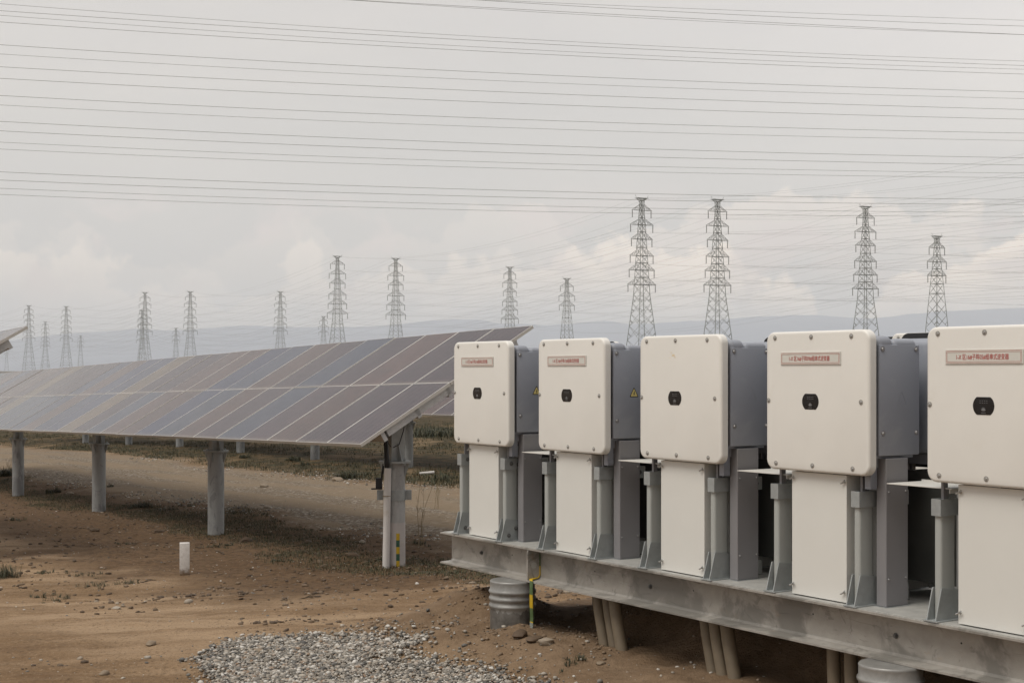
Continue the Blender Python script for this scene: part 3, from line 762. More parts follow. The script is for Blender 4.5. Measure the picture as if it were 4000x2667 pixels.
# ------------------------------------------------------------------ solar arrays
PITCH = .8265; MOD_L = 1.3138; SL = .0242; TILT = rad(30.2)
PCOL = {'P': (.032, .018, .026), 'B': (.017, .022, .053), 'G': (.027, .034, .060), 'R': (.054, .028, .026), 'T': (.092, .064, .039)}
PSEQ = 'PPRPGPRGBRRPPTBBRBGPPTPRGPBRPGTPBR'
def panel_meshes():
    g = MB(); w_ = PITCH-.008; e = .0125
    y1 = MOD_L-.006-.006
    g.box(e, w_-e, .006, y1, -.008, -.0015, 0); g.add([(e, .006, -.0085), (w_-e, .006, -.0085), (w_-e, y1, -.0085), (e, y1, -.0085)], [(3, 2, 1, 0)], 1)
    f = MB(); L = MOD_L-.006
    q = .006; f.box(0, w_, 0, q, -.036, 0); f.box(0, w_, L-q, L, -.036, 0); f.box(0, e, q, L-q, -.036, 0); f.box(w_-e, w_, q, L-q, -.036, 0)
    return g.mesh('solar_panel', [M['cells'], M['back']]), f.mesh('frame', M['frame'])
PM, FM = panel_meshes()
def post_mesh(h, pale):
    b = MB(); R = .083; b.lathe([(R, -.35), (R, h)], 28)
    return b
def make_array(s_end, ncol, nB, zB_end, posts, yp, label, group, detail=True, slope=SL):
    root_z = float(ground_z(*(s_end*S+nB*N)))
    t = thing('solar_array', label, 'solar array', sn(s_end, nB, root_z), PHI, group)
    xs = Vector((math.cos(math.atan(slope)), 0, math.sin(math.atan(slope)))); yu = Vector((0, math.cos(TILT), math.sin(TILT))); yu = (yu-xs*yu.dot(xs)).normalized(); nr = xs.cross(yu)
    R = Matrix((xs, yu, nr)).transposed(); eu = R.to_euler()
    O = Vector((0, 0, zB_end-root_z))
    def pt(x, y, z): return O+xs*x+yu*y+nr*z
    for c in range(ncol):
        for r in range(2):
            jit = random.uniform(-.004, .004)
            p = link('solar_panel', PM, t, pt(-(c+1)*PITCH, r*MOD_L, jit), eu); link('frame', FM, p)
            q_ = PCOL[PSEQ[c % len(PSEQ)] if random.random() < .9 else random.choice('PBRG')]; k_ = random.uniform(.88, 1.12); p.color = (q_[0]*k_, q_[1]*k_, q_[2]*k_, 1)
    L = ncol*PITCH
    for fr in (.28, .78, 1.24, 1.78, 2.3):
        b = MB(); a0 = pt(-L, fr, 0); 
        def q(x, dy, dz): return pt(x, fr+dy, dz)
        vs = [q(x, dy, dz) for x in (-L+.03, -.04) for dy, dz in ((0, -.038), (.05, -.038), (.05, -.150), (0, -.150))]
        b.add(vs, [(0, 1, 2, 3), (7, 6, 5, 4), (0, 4, 5, 1), (1, 5, 6, 2), (2, 6, 7, 3), (3, 7, 4, 0)]); b.build('purlin', M['purlin'], t)
    def rafter(x, y0=.30, y1=2.45, top=-.0845, dep=.10, w_=.05):
        b = MB(); vs = [pt(x+dx_, y, z) for dx_ in (0, w_) for y, z in ((y0, top), (y1, top), (y1, top-dep), (y0, top-dep))]
        b.add(vs, [(0, 1, 2, 3), (7, 6, 5, 4), (0, 4, 5, 1), (1, 5, 6, 2), (2, 6, 7, 3), (3, 7, 4, 0)]); return b.build('rafter', M['purlin'], t)
    # the bar seen under the end frame
    rafter(-.075, .36, 2.3, -.040, .085, .035)
    for k, xp in enumerate(posts):
        xp = xp-s_end
        wp = (s_end+xp)*S+(nB-yp)*N; gz = float(ground_z(*wp))-root_z
        zpl = pt(xp, yp/math.cos(TILT), 0).z; zf = zpl-.63
        rafter(xp-.025)
        b = MB(); Rr = .118; b.lathe([(Rr, gz-.3), (Rr, zf-.013)], 28, (xp, yp)); post = b.build('post', M['pale_post'] if (k == 0 and detail) else M['post'], t, 40)
        f = MB(); f.lathe([(.18, zf-.012), (.18, zf-.0005)], 36, (xp, yp)); f.lathe([(.18, zf+.0005), (.18, zf+.012)], 36, (xp, yp))
        for a in range(4):
            c_, s_ = math.cos(rad(45+90*a)), math.sin(rad(45+90*a)); nx_, ny_ = -s_*.005, c_*.005
            P_ = [(xp+c_*.1185, yp+s_*.1185, zf-.013), (xp+c_*.172, yp+s_*.172, zf-.013), (xp+c_*.165, yp+s_*.165, zf-.05), (xp+c_*.1185, yp+s_*.1185, zf-.17)]
            f.add([(x+nx_, y+ny_, z) for x, y, z in P_]+[(x-nx_, y-ny_, z) for x, y, z in P_], [(0, 1, 2, 3), (7, 6, 5, 4), (0, 4, 5, 1), (1, 5, 6, 2), (2, 6, 7, 3), (3, 7, 4, 0)])
            bc, bs = math.cos(rad(90*a+15)), math.sin(rad(90*a+15)); f.tube((xp+bc*.158, yp+bs*.158, zf-.035), (xp+bc*.158, yp+bs*.158, zf+.033), .013, k=6)
        f.build('flange', M['shoe'], post, 40)
        h = MB()
        up0, up1 = zpl-.19-.09*math.tan(TILT)*0, 0
        for dxx in (-.080, .074):
            def top(y): return pt(xp, y/math.cos(TILT), 0).z-.20
            h.prism([(yp-.085, zf+.0125), (yp+.085, zf+.0125), (yp+.085, top(yp+.085)+.06), (yp-.085, top(yp-.085)+.06)], 'x', xp+dxx, xp+dxx+.007)
        h.box(xp-.0725, xp+.0735, yp-.08, yp-.073, zf+.0126, top(yp-.08)); h.box(xp-.0725, xp+.0735, yp+.073, yp+.08, zf+.0126, top(yp+.08)+.02)
        for sg in (-1, 1):
            h.prism([(xp+sg*.0815, zf+.0125), (xp+sg*.178, zf+.0125), (xp+sg*.0815, zf+.22)], 'y', yp-.005, yp+.005)
        h.build('post_head', M['shoe'], post)
    return t, pt
posts_main = [-14.16, -19.52, -25.0, -30.46, -35.9]
main, ptm = make_array(-13.665, 31, -7.073, EYE-.791, posts_main, .69, 'long sloping solar array nearest the inverters, its near end behind the first inverter', 'solar arrays')
# fittings on the first post of the main array
def first_post():
    g = [c for c in kids(main) if c.name.startswith('post')][0]
    xp = posts_main[0]+13.665; yp = .69
    rz = main.location.z; wp = posts_main[0]*S+(-7.073-yp)*N; gz = float(ground_z(*wp))-rz
    zpl = ptm(xp, yp/math.cos(TILT), 0).z; zf = zpl-.63
    vx, vy = (Vector((-wp[0], -wp[1], 0)).normalized()).to_2d()       # towards the viewer
    loc = lambda X, Y: (X*S[0]+Y*S[1], -(X*N[0]+Y*N[1]))
    fx, fy = loc(vx, vy); rx, ry = loc(vy*-1*-1, -vx)                   # front, and right-hand (screen) direction
    rx, ry = loc(-vy, vx); 
    def q(f_, r_, z): return (xp+fx*f_+rx*r_, yp+fy*f_+ry*r_, z)
    b = MB(); b.tube(q(.150, -.100, gz-.1), q(.150, -.078, zf-.06), .040, k=18); b.build('plastic_riser', M['pvc'], main, 40)
    c = MB(); c.path([q(.150, -.078, zf-.07), q(.20, -.076, zf-.0), q(.195, -.08, zf+.05), q(.12, -.09, zf+.22), q(.05, -.11, zf+.5)], .019, 8)
    c.path([q(.09, -.075, zf+.22), q(.10, -.03, zf+.16), q(.10, .05, zf+.20), q(.08, .10, zf+.36), q(.03, .12, zf+.5)], .006, 6)
    c.path([q(.14, -.10, zf-.07), q(.192, -.105, zf+.0), q(.185, -.105, zf+.05), q(.10, -.11, zf+.22), q(.03, -.13, zf+.5)], .013, 8)
    c.build('black_cables', M['cable'], main, 60)
    zc = gz+(1303-1137)/3267*15.7*1.0
    k = MB(); k.lathe([(.1205, zc-.06), (.127, zc-.06), (.127, zc+.06), (.1205, zc+.06)], 28, (xp, yp))
    for r_ in (.155, -.165):
        k.add([q(-.02, r_-.035, zc-.055), q(.03, r_-.035, zc-.055), q(.03, r_+.035, zc-.055), q(-.02, r_+.035, zc-.055), q(-.02, r_-.035, zc+.055), q(.03, r_-.035, zc+.055), q(.03, r_+.035, zc+.055), q(-.02, r_+.035, zc+.055)],
              [(0, 3, 2, 1), (4, 5, 6, 7), (0, 1, 5, 4), (1, 2, 6, 5), (2, 3, 7, 6), (3, 0, 4, 7)])
        for dz in (-.027, .027): k.tube(q(.03, r_, zc+dz), q(.045, r_, zc+dz), .014, k=6)
    k.build('clamp_band', M['shoe'], g, 40)
    j = MB()
    def bx(f0, f1, r0, r1, z0, z1):
        j.add([q(f0, r0, z0), q(f1, r0, z0), q(f1, r1, z0), q(f0, r1, z0), q(f0, r0, z1), q(f1, r0, z1), q(f1, r1, z1), q(f0, r1, z1)], [(0, 3, 2, 1), (4, 5, 6, 7), (0, 1, 5, 4), (1, 2, 6, 5), (2, 3, 7, 6), (3, 0, 4, 7)])
    bx(-.06, -.0, -.215, -.14, zc+.062, zc+.19); bx(-.03, .0, -.265, -.14, zc+.061, zc+.076)
    j.path([q(-.03, -.15, zc+.18), q(-.02, -.14, zc+.26), q(-.01, -.12, zc+.4)], .012, 6)
    j.build('cable_clip', M['cable'], main)
    r2 = MB(); r2.path([q(.150+.042*math.cos(a), -.090+.042*math.sin(a), zc+.0) for a in np.linspace(0, 2*math.pi, 17)], .005, 6, cap=False); r2.build('hose_clip', M['bark'], main, 60)
    # painted earth strip up the front of the post
    hgt = .385
    for i in range(5):
        pb = MB(); z0 = gz-.01+i*hgt/5; a0 = math.atan2(fy*.97+ry*.30, fx*.97+rx*.30)
        vs = []; 
        for z in (z0, z0+hgt/5-.0005):
            for aa in np.linspace(-.17, .17, 5): vs.append((xp+.1225*math.cos(a0+aa), yp+.1225*math.sin(a0+aa), z))
        pb.add(vs, [(i_, i_+1, 6+i_, 5+i_) for i_ in range(4)])
        pb.build('earth_marking', M['mark_y'] if i % 2 == 0 else M['mark_g'], g)
    w_ = MB(); w_.lathe([(.1205, gz-.05), (.1205, gz+.49)], 28, (xp, yp), cap=False); w_.build('white_base_paint', M['base_paint'], g, 40)
M['mark_y'] = simple('yellow_earth_paint', (.50, .33, .015), .55, var=.12, scale=40)
M['mark_g'] = simple('green_earth_paint', (.03, .09, .055), .5, var=.2, scale=40)
M['base_paint'] = simple('pale_grey_base_paint', (.47, .44, .42), .55, var=.06, scale=12, dirt=(.40, .35, .30), dscale=14)
first_post()
n2 = -7.073*2.27
make_array(-24.9, 40, -15.45, EYE-.93, [-28.8+4.95, -28.8, -33.75, -38.7, -43.65, -48.6, -53.6], .69, 'farther solar array beyond the gravel road, mostly hidden by the near one', 'solar arrays', False, .0115)
make_array(-17.86, 8, -9.345*.5+2.27, EYE+.55-1.3215, [-18.4, -23.6], .69, 'solar array corner entering the frame at the left edge', 'solar arrays', False)

# ------------------------------------------------------------------ lattice towers
ARMS_A = [(.931, 2.98), (.848, 3.5), (.766, 3.25), (.671, 3.6), (.589, 3.9), (.506, 4.25)]
ARMS_B = [(.914, 2.9), (.811, 3.5), (.710, 3.35)]
def half_w(f): return float(np.interp(f, [0, .175, .445, .506, .766, .848, .931, .985, 1.], [4.0, 3.05, 1.68, 1.56, .95, .74, .52, .48, 1.5]))
def make_tower(H, arms, name, label, group, f0=0.):
    t = thing(name, label, 'pylon', (0, 0, 0), 0, group)
    b = MB()
    hw = (lambda f: half_w(f)) if f0 == 0 else (lambda f: float(np.interp(f, [0, .33, .66, .71, .91, .985, 1.], [3.2, 2.25, 1.3, 1.12, .58, .48, 1.35])))
    lv = [0, .10, .19, .27, .34, .40, .45, .506, .5475, .589, .63, .671, .7185, .766, .807, .848, .8895, .931, .96, .985, 1.] if f0 == 0 else [0, .12, .23, .33, .42, .50, .58, .65, .71, .76, .811, .8625, .914, .955, .98, 1.]
    for i in range(len(lv)-1):
        a, c = lv[i], lv[i+1]; wa, wc = hw(a), hw(c); za, zc = a*H, c*H
        ca = [(sx*wa, sy*min(wa, wa if a < .98 else .62), za) for sx, sy in ((-1, -1), (1, -1), (1, 1), (-1, 1))]
        cc = [(sx*wc, sy*(wc if c < .98 else .62), zc) for sx, sy in ((-1, -1), (1, -1), (1, 1), (-1, 1))]
        for j in range(4):
            b.bar(ca[j], cc[j], .125 if a < .5 else .10)
            k = (j+1) % 4
            b.bar(ca[j], cc[k], .06); b.bar(ca[k], cc[j], .06)
            if a < .45 and i % 1 == 0:
                m1 = Vector(ca[j]).lerp(Vector(cc[j]), .5); m2 = Vector(ca[k]).lerp(Vector(cc[k]), .5); mid = (Vector(ca[j])+Vector(ca[k])+Vector(cc[j])+Vector(cc[k]))/4
                b.bar(m1, Vector(ca[j]).lerp(Vector(cc[k]), .25), .08); b.bar(m2, Vector(ca[k]).lerp(Vector(cc[j]), .25), .08)
            if a >= .45 or a in (.0, .45): b.bar(cc[j], cc[k], .12)
    w1 = hw(1.)
    for sy in (-.62, .62): b.bar((-w1-.4, sy, H), (w1+.4, sy, H), .16)
    b.bar((-w1-.3, 0, H), (-w1-.7, 0, H+.9), .06); b.bar((w1+.3, 0, H), (w1+.7, 0, H+.9), .06)
    b.build('lattice_body', M['lattice'], t)
    ins = []
    for f, l in arms:
        l = l*1.16; a = MB(); z = f*H; up = .034*H*(50/H if f0 else 1)
        for sg in (-1, 1):
            tip = Vector((sg*l, 0, z)); wz = hw(f); wt = hw(min(f+up/H, 1))
            for sy in (-1, 1):
                lo = Vector((sg*wz, sy*wz, z)); hi_ = Vector((sg*wt, sy*wt, z+up))
                a.bar(lo, tip, .085); a.bar(hi_, tip, .075)
                for q in (.33, .66): a.bar(lo.lerp(tip, q), hi_.lerp(tip, q-.2), .06)
            a.bar((sg*wz, -wz, z), (sg*wz, wz, z), .12)
            ins.append((sg*(l-.25), z))
        a.build('crossarm', M['lattice'], t)
    im = MB(); im.tube((0, 0, 0), (0, 0, -1.95), .07, k=6)
    for q in range(7): im.tube((0, 0, -.3-q*.22), (0, 0, -.38-q*.22), .15, k=8)
    im.tube((0, 0, -1.9), (0, 0, -2.1), .14, k=6); imesh = im.mesh('insulator', M['insul'])
    for x, z in ins: link('insulator', imesh, t, (x, 0, z))
    return t, ins
HA, HB = 50., 40.9
ZREF = 407.
def zdist(top): return ZREF*395/(852-top)
def zdistB(top): return ZREF*395/(852-top)*HB/HA
ZG = -1.85+EYE-1.9     # far ground level
LINES = {'first': [(1474, 457), (775, 590), (333, 673), (66, 703)],
         'second': [(1648, 460), (909, 595), (437, 671), (152, 705)],
         'third': [(1988, 476), (1171, 615), (644, 671), (326, 714), (104, 740)]}
LINEB = [(2152, 544), (1302, 641), (743, 728), (404, 755), (185, 772), (15, 797)]
def tpos(x, top, B=False):
    Z = (zdistB if B else zdist)(top); zt = EYE+(852-top)/3267*Z
    return Vector(((x-1176)/3267*Z, Z, zt-(HB if B else HA)))
tA, insA = make_tower(HA, ARMS_A, 'lattice_pylon', 'x', 'tall six-armed lattice pylons')
tB, insB = make_tower(HB, ARMS_B, 'lattice_pylon', 'x', 'shorter three-armed lattice pylons', 1.)
TL = {(1474, 457): 'tall pylon behind the inverter without plaque, its left edge side', (1648, 460): 'tall pylon directly above the right half of the inverter without plaque',
      (1988, 476): 'tall pylon standing behind the inverter numbered 09', (775, 590): 'six-armed pylon with a shorter pylon close on its left', (909, 595): 'six-armed pylon behind the near array, midway along it',
      (1171, 615): 'six-armed pylon behind the top right corner of the near array', (644, 671): 'lone six-armed pylon between two wide gaps behind the near array', (333, 673): 'six-armed pylon overlapping a farther pylon',
      (437, 671): 'six-armed pylon just right of the overlapping pair and a short pylon', (326, 714): 'farther pylon partly hidden by the pylon it overlaps', (66, 703): 'six-armed pylon rising behind the corner of the left edge array',
      (152, 705): 'six-armed pylon between a smaller six-armed and a three-armed one, far left', (104, 740): 'small six-armed pylon between two taller ones at far left'}
TB = {(2152, 544): 'three-armed pylon behind the nearest inverter numbered 05', (1302, 641): 'three-armed pylon above the inverter numbered 17', (743, 728): 'short pylon close to the left foot of a taller one',
      (404, 755): 'short pylon between two six-armed pylons, left of centre', (185, 772): 'short pylon right of the far left tall pylons', (15, 797): 'smallest three-armed pylon, at the left edge under the array corner'}
def line_dir(pts, i):
    a = pts[max(i-1, 0)]; c = pts[min(i+1, len(pts)-1)]; d = (c-a); d.z = 0; return d.normalized()
def catenary(a, b, sag, k):
    return [a.lerp(b, q)-Vector((0, 0, sag*4*q*(1-q))) for q in np.linspace(0, 1, k)]
firstA = firstB = True
for nm, lst in list(LINES.items())+[('B', LINEB)]:
    B = nm == 'B'; P = [tpos(x, y, B) for x, y in lst]
    dirs = [line_dir(P, i) for i in range(len(P))]
    rot = []
    for i, ((x, y), p, d) in enumerate(zip(lst, P, dirs)):
        rz = math.atan2(d.y, d.x)+math.pi/2; rot.append(rz)
        lab = (TB if B else TL)[(x, y)]
        src = tB if B else tA
        if (B and firstB) or (not B and firstA):
            src.location = p; src.rotation_euler = (0, 0, rz); src['label'] = lab
            if B: firstB = False
            else: firstA = False
        else: dup(src, p, rz, lab)
    # conductors: from the next pylon out of frame on the right, through every pylon of the line
    d0 = (P[0]-P[1]); d0.z = 0
    pre = P[0]+d0*(.97); post_ = P[-1]-(P[-2]-P[-1])*1.0
    PP = [pre]+P+[post_]; RR = [rot[0]]+rot+[rot[-1]]
    att = [(x, z-2.1) for x, z in (insB if B else insA)]+[(-1.9, HB if B else HA), (1.9, HB if B else HA)]
    word = {'first': 'leftmost of the three tallest pylons', 'second': 'middle one of the three tallest pylons', 'third': 'rightmost of the three tallest pylons', 'B': 'short three-armed pylons'}[nm]
    for x, z in att:
        pts = []
        A = [p+Vector((x*math.cos(r), x*math.sin(r), z)) for p, r in zip(PP, RR)]
        for i in range(len(A)-1):
            sp_ = (A[i+1]-A[i]).length; seg = catenary(A[i], A[i+1], sp_*.028, 18 if i < 2 else 10); pts += seg if i == 0 else seg[1:]
        rr = [max(.016, .000020*abs(p.y)) for p in pts]
        o = MB(); o.path(pts, rr, 4, cap=False)
        tag(o.build('power_line', M['farwire']), 'faint sagging wire strung from the '+word, 'power line', 'wires from the '+word)

# ------------------------------------------------------------------ near overhead wires crossing the whole sky
L0 = [16, 43, 61, 87, 176, 212, 262, 307, 374, 411, 475, 512, 556, 583, 672, 704, 736, 760]
L1 = [140, 156, 181, 197, 279, 310, 353, 396, 459, 493, 558, 591, 630, 653, 739, 766, 798, 820]
L2 = [226, 242, 260, 277, 349, 376, 418, 457, 513, 543, 610, 639, 672, 691, 776, 797, 828, 845]
CUR = [np.polyfit([0, 1800, 3600], q, 2) for q in zip(L0, L1, L2)]
CUR += [np.polyfit([1340, 1800, 2200, 3600, 4000], [0, 24, 47, 120, 135.5], 2), np.polyfit([1350, 1800, 2200, 3600, 4000], [1, 29, 55, 123, 136.5], 2),
        np.polyfit([1915, 2200, 3600, 4000], [0, 17, 66, 82], 2), np.polyfit([2330, 3600, 4000], [30, 90, 103.5], 2)]
ords = ['first', 'second', 'third', 'fourth', 'fifth', 'sixth', 'seventh', 'eighth', 'ninth', 'tenth', 'eleventh', 'twelfth', 'thirteenth', 'fourteenth', 'fifteenth', 'sixteenth', 'seventeenth', 'lowest']
lightw = {0, 2, 5, 9, 12, 13, 16, 17, 19, 20}
for i, c in enumerate(CUR):
    za, zb = (72., 86.) if i not in lightw else (88., 105.)
    pts = []
    for x in np.linspace(-900 if i < 18 else 900, 4900, 48):
        Zi = 1/((1-x/4000)/za+(x/4000)/zb); y = np.polyval(c, x); pts.append(((x-CX)/FPX*Zi, Zi, EYE+(HY-y)/FPX*Zi))
    o = MB(); o.path(pts, .0098 if i not in lightw else .0098, 5, cap=False)
    lab = 'dark wire across the whole sky, %s counting down the left frame edge' % ords[i] if i < 18 else \
        ['dark wire of the almost merged pair leaving through the top edge', 'paler wire of the almost merged pair leaving through the top edge', 'topmost wire in the upper right corner', 'second wire down in the upper right corner'][i-18]
    tag(o.build('overhead_wire', M['wire']), lab, 'power line', 'near wires crossing the whole sky')

# ------------------------------------------------------------------ small things on the ground
def marker_mat():
    m, t, b = mat('whitewashed_concrete_post'); c = coords(t); sx = t.node('ShaderNodeSeparateXYZ'); t.l.new(c, sx.inputs[0])
    n = t.noise(c, 22, 6, .7, .4); k = t.ramp(n, [(.3, (.42, .39, .36)), (.5, (.56, .53, .50)), (.8, (.62, .60, .57))])
    k = t.mix(t.mul(t.mr(t.noise(c, 34, 6, .75, .8), .60, .66), .75), k, (.20, .165, .13))
    k = t.mix(t.mr(t.add(sx.outputs[2], t.mul(t.sub(n, .5), .12)), .02, .09, 1, 0), k, (.17, .115, .07))
    t.put(b.inputs['Base Color'], k); b.inputs['Roughness'].default_value = .85; t.put(b.inputs['Normal'], t.bump(n, .5, .006)); return m
def marker():
    p = gp(424, 1320); d = (p.y)/3267
    w_ = .0043*p.y*1.0
    b = MB(); W2 = 15*d/1.35; H = 74*d
    b.bbox(-W2, W2, -W2*.9, W2*.9, -.15, H, .004, 2); o = b.build('marker_post', marker_mat(), None, 40); o.location = p; o.rotation_euler = (0, 0, rad(14))
    tag(o, 'white square concrete marker post standing alone on bare sand', 'marker post')
marker()
def offcut():
    p = gp(981, 1091); b = MB(); b.tube((-.16, 0, 0), (.16, .05, .02), .034, k=18); o = b.build('pipe_offcut', M['pvc'], None, 40); o.location = p+Vector((0, 0, .03)); o.rotation_euler = (0, 0, rad(15))
    tag(o, 'short white plastic pipe lying in grass right of the first array post', 'pipe')
offcut()
def rock_mesh(r, k, flat=.6, seed=0):
    bm = bmesh.new(); bmesh.ops.create_icosphere(bm, subdivisions=2, radius=1)
    rg = np.random.default_rng(seed); ax = rg.uniform(.75, 1.25, 3); ph = rg.uniform(0, 6, 6)
    for v in bm.verts:
        q = v.co; f = 1+.14*math.sin(3*q.x+ph[0])*math.sin(2.6*q.y+ph[1])+.10*math.sin(5*q.z+ph[2]+2*q.x)+.05*math.sin(9*q.y+ph[3])
        v.co = (q.x*f*r*ax[0]*1.25, q.y*f*r*ax[1], q.z*f*r*flat)
    b = MB(); bm.verts.index_update(); b.add([v.co[:] for v in bm.verts], [tuple(v.index for v in f.verts) for f in bm.faces]); bm.free(); return b.mesh(k, [M['stone' if k == 'stone' else 'clod']], 50)
stones = [(832, 1245+2, .050, 'stone', 'pale rounded stone right of the white marker post'), (160, 1134, .060, 'stone', 'pale flat stone near the far left array post'),
          (433, 1384, .04, 'stone', 'brownish stone on the track below the marker post'), (368, 1243, .0, '', ''), (607, 1278, .0, '', ''),
          (565, 1244, .075, 'clod', 'dark clod of soil under the array right of the marker post'), (347, 1480, .035, 'stone', 'grey stone near the bottom edge, left of the gravel'),
          (594, 1498, .032, 'stone', 'grey stone just left of the gravel heap'), (493, 1392, .0, '', ''), (500, 1166, .0, '', ''),
          (268, 1398, .032, 'stone', 'small dark stone on the track at lower left'), (614, 1168, .07, 'stone', 'pale stone at the near edge of the gravel road'),
          (607, 1118, .085, 'stone', 'pale boulder on the far verge of the gravel road'), (775, 1104, .10, 'stone', 'white rock on the far verge behind the array end'),
          (910, 1193, .045, 'stone', 'stone beside the first array post'), (860, 1196, .0, '', ''), (366, 1222, .06, 'clod', 'dark twiggy clod of soil left of the marker post'), (216, 1220, .06, 'clod', 'dark clod under the array between two posts'),
          (708, 1247, .05, 'clod', 'lump of soil in front of the last full array post'), (812, 1278, .06, 'clod', 'lump of soil left of the plastic riser'),
          (1255, 1478, .045, 'stone', 'dark stone at the foot of the striped earthing strap'), (1228, 1472, .04, 'clod', 'soil lump behind the striped strap foot'), (1195, 1462, .055, 'clod', 'soil lump at the right foot of the left pile'),
          (1380, 1525, .022, 'stone', 'small pale stone in front of the conduit pipes'), (240, 1548, .03, 'stone', 'stone at the bottom edge below the track')]
for i, (x, y, r, k, lab) in enumerate(stones):
    if r <= 0: continue
    p = gp(x, y); o = link(k if k == 'stone' else 'soil_clod', rock_mesh(r, k, .62, i), None, p+Vector((0, 0, r*.18)), (0, 0, random.uniform(0, 6)))
    tag(o, lab, 'stone' if k == 'stone' else 'soil clod', 'larger loose stones' if k == 'stone' else 'clods of soil')

# gravel heap
def inside(poly, X, Y):
    c = np.zeros(X.shape, bool); n_ = len(poly); j = n_-1
    for i in range(n_):
        xi, yi = poly[i]; xj, yj = poly[j]
        q = ((yi > Y) != (yj > Y)) & (X < (xj-xi)*(Y-yi)/((yj-yi) if yj != yi else 1e-9)+xi); c ^= q; j = i
    return c
def ico(sub):
    bm = bmesh.new(); bmesh.ops.create_icosphere(bm, subdivisions=sub, radius=1); bm.verts.index_update()
    v = np.array([q.co[:] for q in bm.verts]); f = np.array([[q.index for q in r.verts] for r in bm.faces]); bm.free(); return v, f
def scatter_stones(name, X, Y, rads, lift, mt, label, flat=(.45, .8), sub=1, zf=None):
    v, f = ico(sub); n_ = len(X); nv = len(v)
    sc = np.stack([rng.uniform(.8, 1.5, n_), rng.uniform(.7, 1.1, n_), rng.uniform(*flat, n_)], -1)*rads[:, None]
    bump = 1+rng.uniform(-.16, .16, (n_, nv, 1))
    q = v[None]*bump*sc[:, None, :]
    a = rng.uniform(0, 6.28, n_); tl = rng.uniform(-.5, .5, n_)
    ct, st = np.cos(tl)[:, None], np.sin(tl)[:, None]; y_, z_ = q[..., 1]*ct-q[..., 2]*st, q[..., 1]*st+q[..., 2]*ct
    ca, sa = np.cos(a)[:, None], np.sin(a)[:, None]; x2, y2 = q[..., 0]*ca-y_*sa, q[..., 0]*sa+y_*ca
    Z = ground_z(X, Y)+lift
    o3 = np.stack([x2+X[:, None], y2+Y[:, None], z_+Z[:, None]], -1).reshape(-1, 3)
    F_ = (f[None]+(np.arange(n_)*nv)[:, None, None]).reshape(-1, 3)
    ob = link(name, np_mesh(name, o3, F_, [mt], True)); tag(ob, label, name.replace('_', ' '), None, 'stuff'); return ob
poly = [gp(x, y) for x, y in ((450, 1700), (505, 1580), (478, 1540), (468, 1505), (520, 1482), (610, 1466), (800, 1460), (985, 1461), (960, 1482), (912, 1501), (940, 1513), (1010, 1520), (1090, 1535), (1165, 1556), (1240, 1580), (1400, 1700))]
pl2 = [(p.x, p.y) for p in poly]
xa, xb = min(p[0] for p in pl2)-.4, max(p[0] for p in pl2)+.4; ya, yb = min(p[1] for p in pl2)-.4, max(p[1] for p in pl2)+.4
NS = 95000
X = rng.uniform(xa, xb, NS); Y = rng.uniform(ya, yb, NS)
j1 = .10*fbm(X*3, Y*3, 3, 41); j2 = .13*fbm(X*3+50, Y*3, 3, 42)
ok = inside(pl2, X+j1+rng.normal(0, .035, NS)*(1+3*(rng.random(NS) < .12)), Y+j2+rng.normal(0, .06, NS)*(1+4*(rng.random(NS) < .15))); X = X[ok][:34000]; Y = Y[ok][:34000]
rd = .0056+.0115*rng.random(len(X))**2.4+.012*(rng.random(len(X)) < .02)
scatter_stones('gravel', X, Y, rd, .003+.018*rng.random(len(X)), M['gravel'], 'heap of grey and white river gravel at the bottom of the frame')
# scattered pebbles over sand, road edges and spoil
def pebbles():
    n_ = 6000; Yp = 7.5+18*rng.random(n_)**1.3; Xp = (rng.random(n_)-.52)*.78*Yp
    dens = fbm(Xp*.6, Yp*.6, 3, 51); k = dens > rng.uniform(-.45, .6, n_); Xp, Yp = Xp[k], Yp[k]
    r_ = .004+.010*rng.random(len(Xp))**3+.012*(rng.random(len(Xp)) < .012)
    scatter_stones('pebbles', Xp, Yp, r_, r_*.2, M['gravel'], 'small loose pebbles strewn over the sand')
    n_ = 5200; s_ = rng.uniform(-40, -9, n_); t_ = np.where(rng.random(n_) < .5, -9.4+rng.normal(0, .35, n_), -13.6+rng.normal(0, .35, n_))
    P_ = s_[:, None]*S+t_[:, None]*N; dens = fbm(s_*.5, t_*.8, 3, 61) > -.05; P_ = P_[dens]
    r_ = .008+.022*rng.random(len(P_))**3
    scatter_stones('road_stones', P_[:, 0], P_[:, 1], r_, r_*.2, M['gravel'], 'pale stones raked along both edges of the gravel road')
    # crumbs on the spoil heap
    n_ = 5000; s_ = rng.uniform(-9.5, -4.0, n_); t_ = N0+rng.uniform(-.9, 1.1, n_); P_ = s_[:, None]*S+t_[:, None]*N
    r_ = .004+.012*rng.random(n_)**3.5
    k = fbm(s_*2, t_*2, 2, 71) > -.1; P_ = P_[k]; r_ = r_[k]
    scatter_stones('soil_crumbs', P_[:, 0], P_[:, 1], r_, r_*.25, M['clod_i'], 'crumbs of loose soil on the heap under the platform')
M['clod_i'] = stone_mat('soil_crumb', [(0, (.17, .115, .07)), (.8, (.25, .175, .11)), (.93, (.12, .10, .085)), (1, (.52, .48, .42))], 'Island')
pebbles()
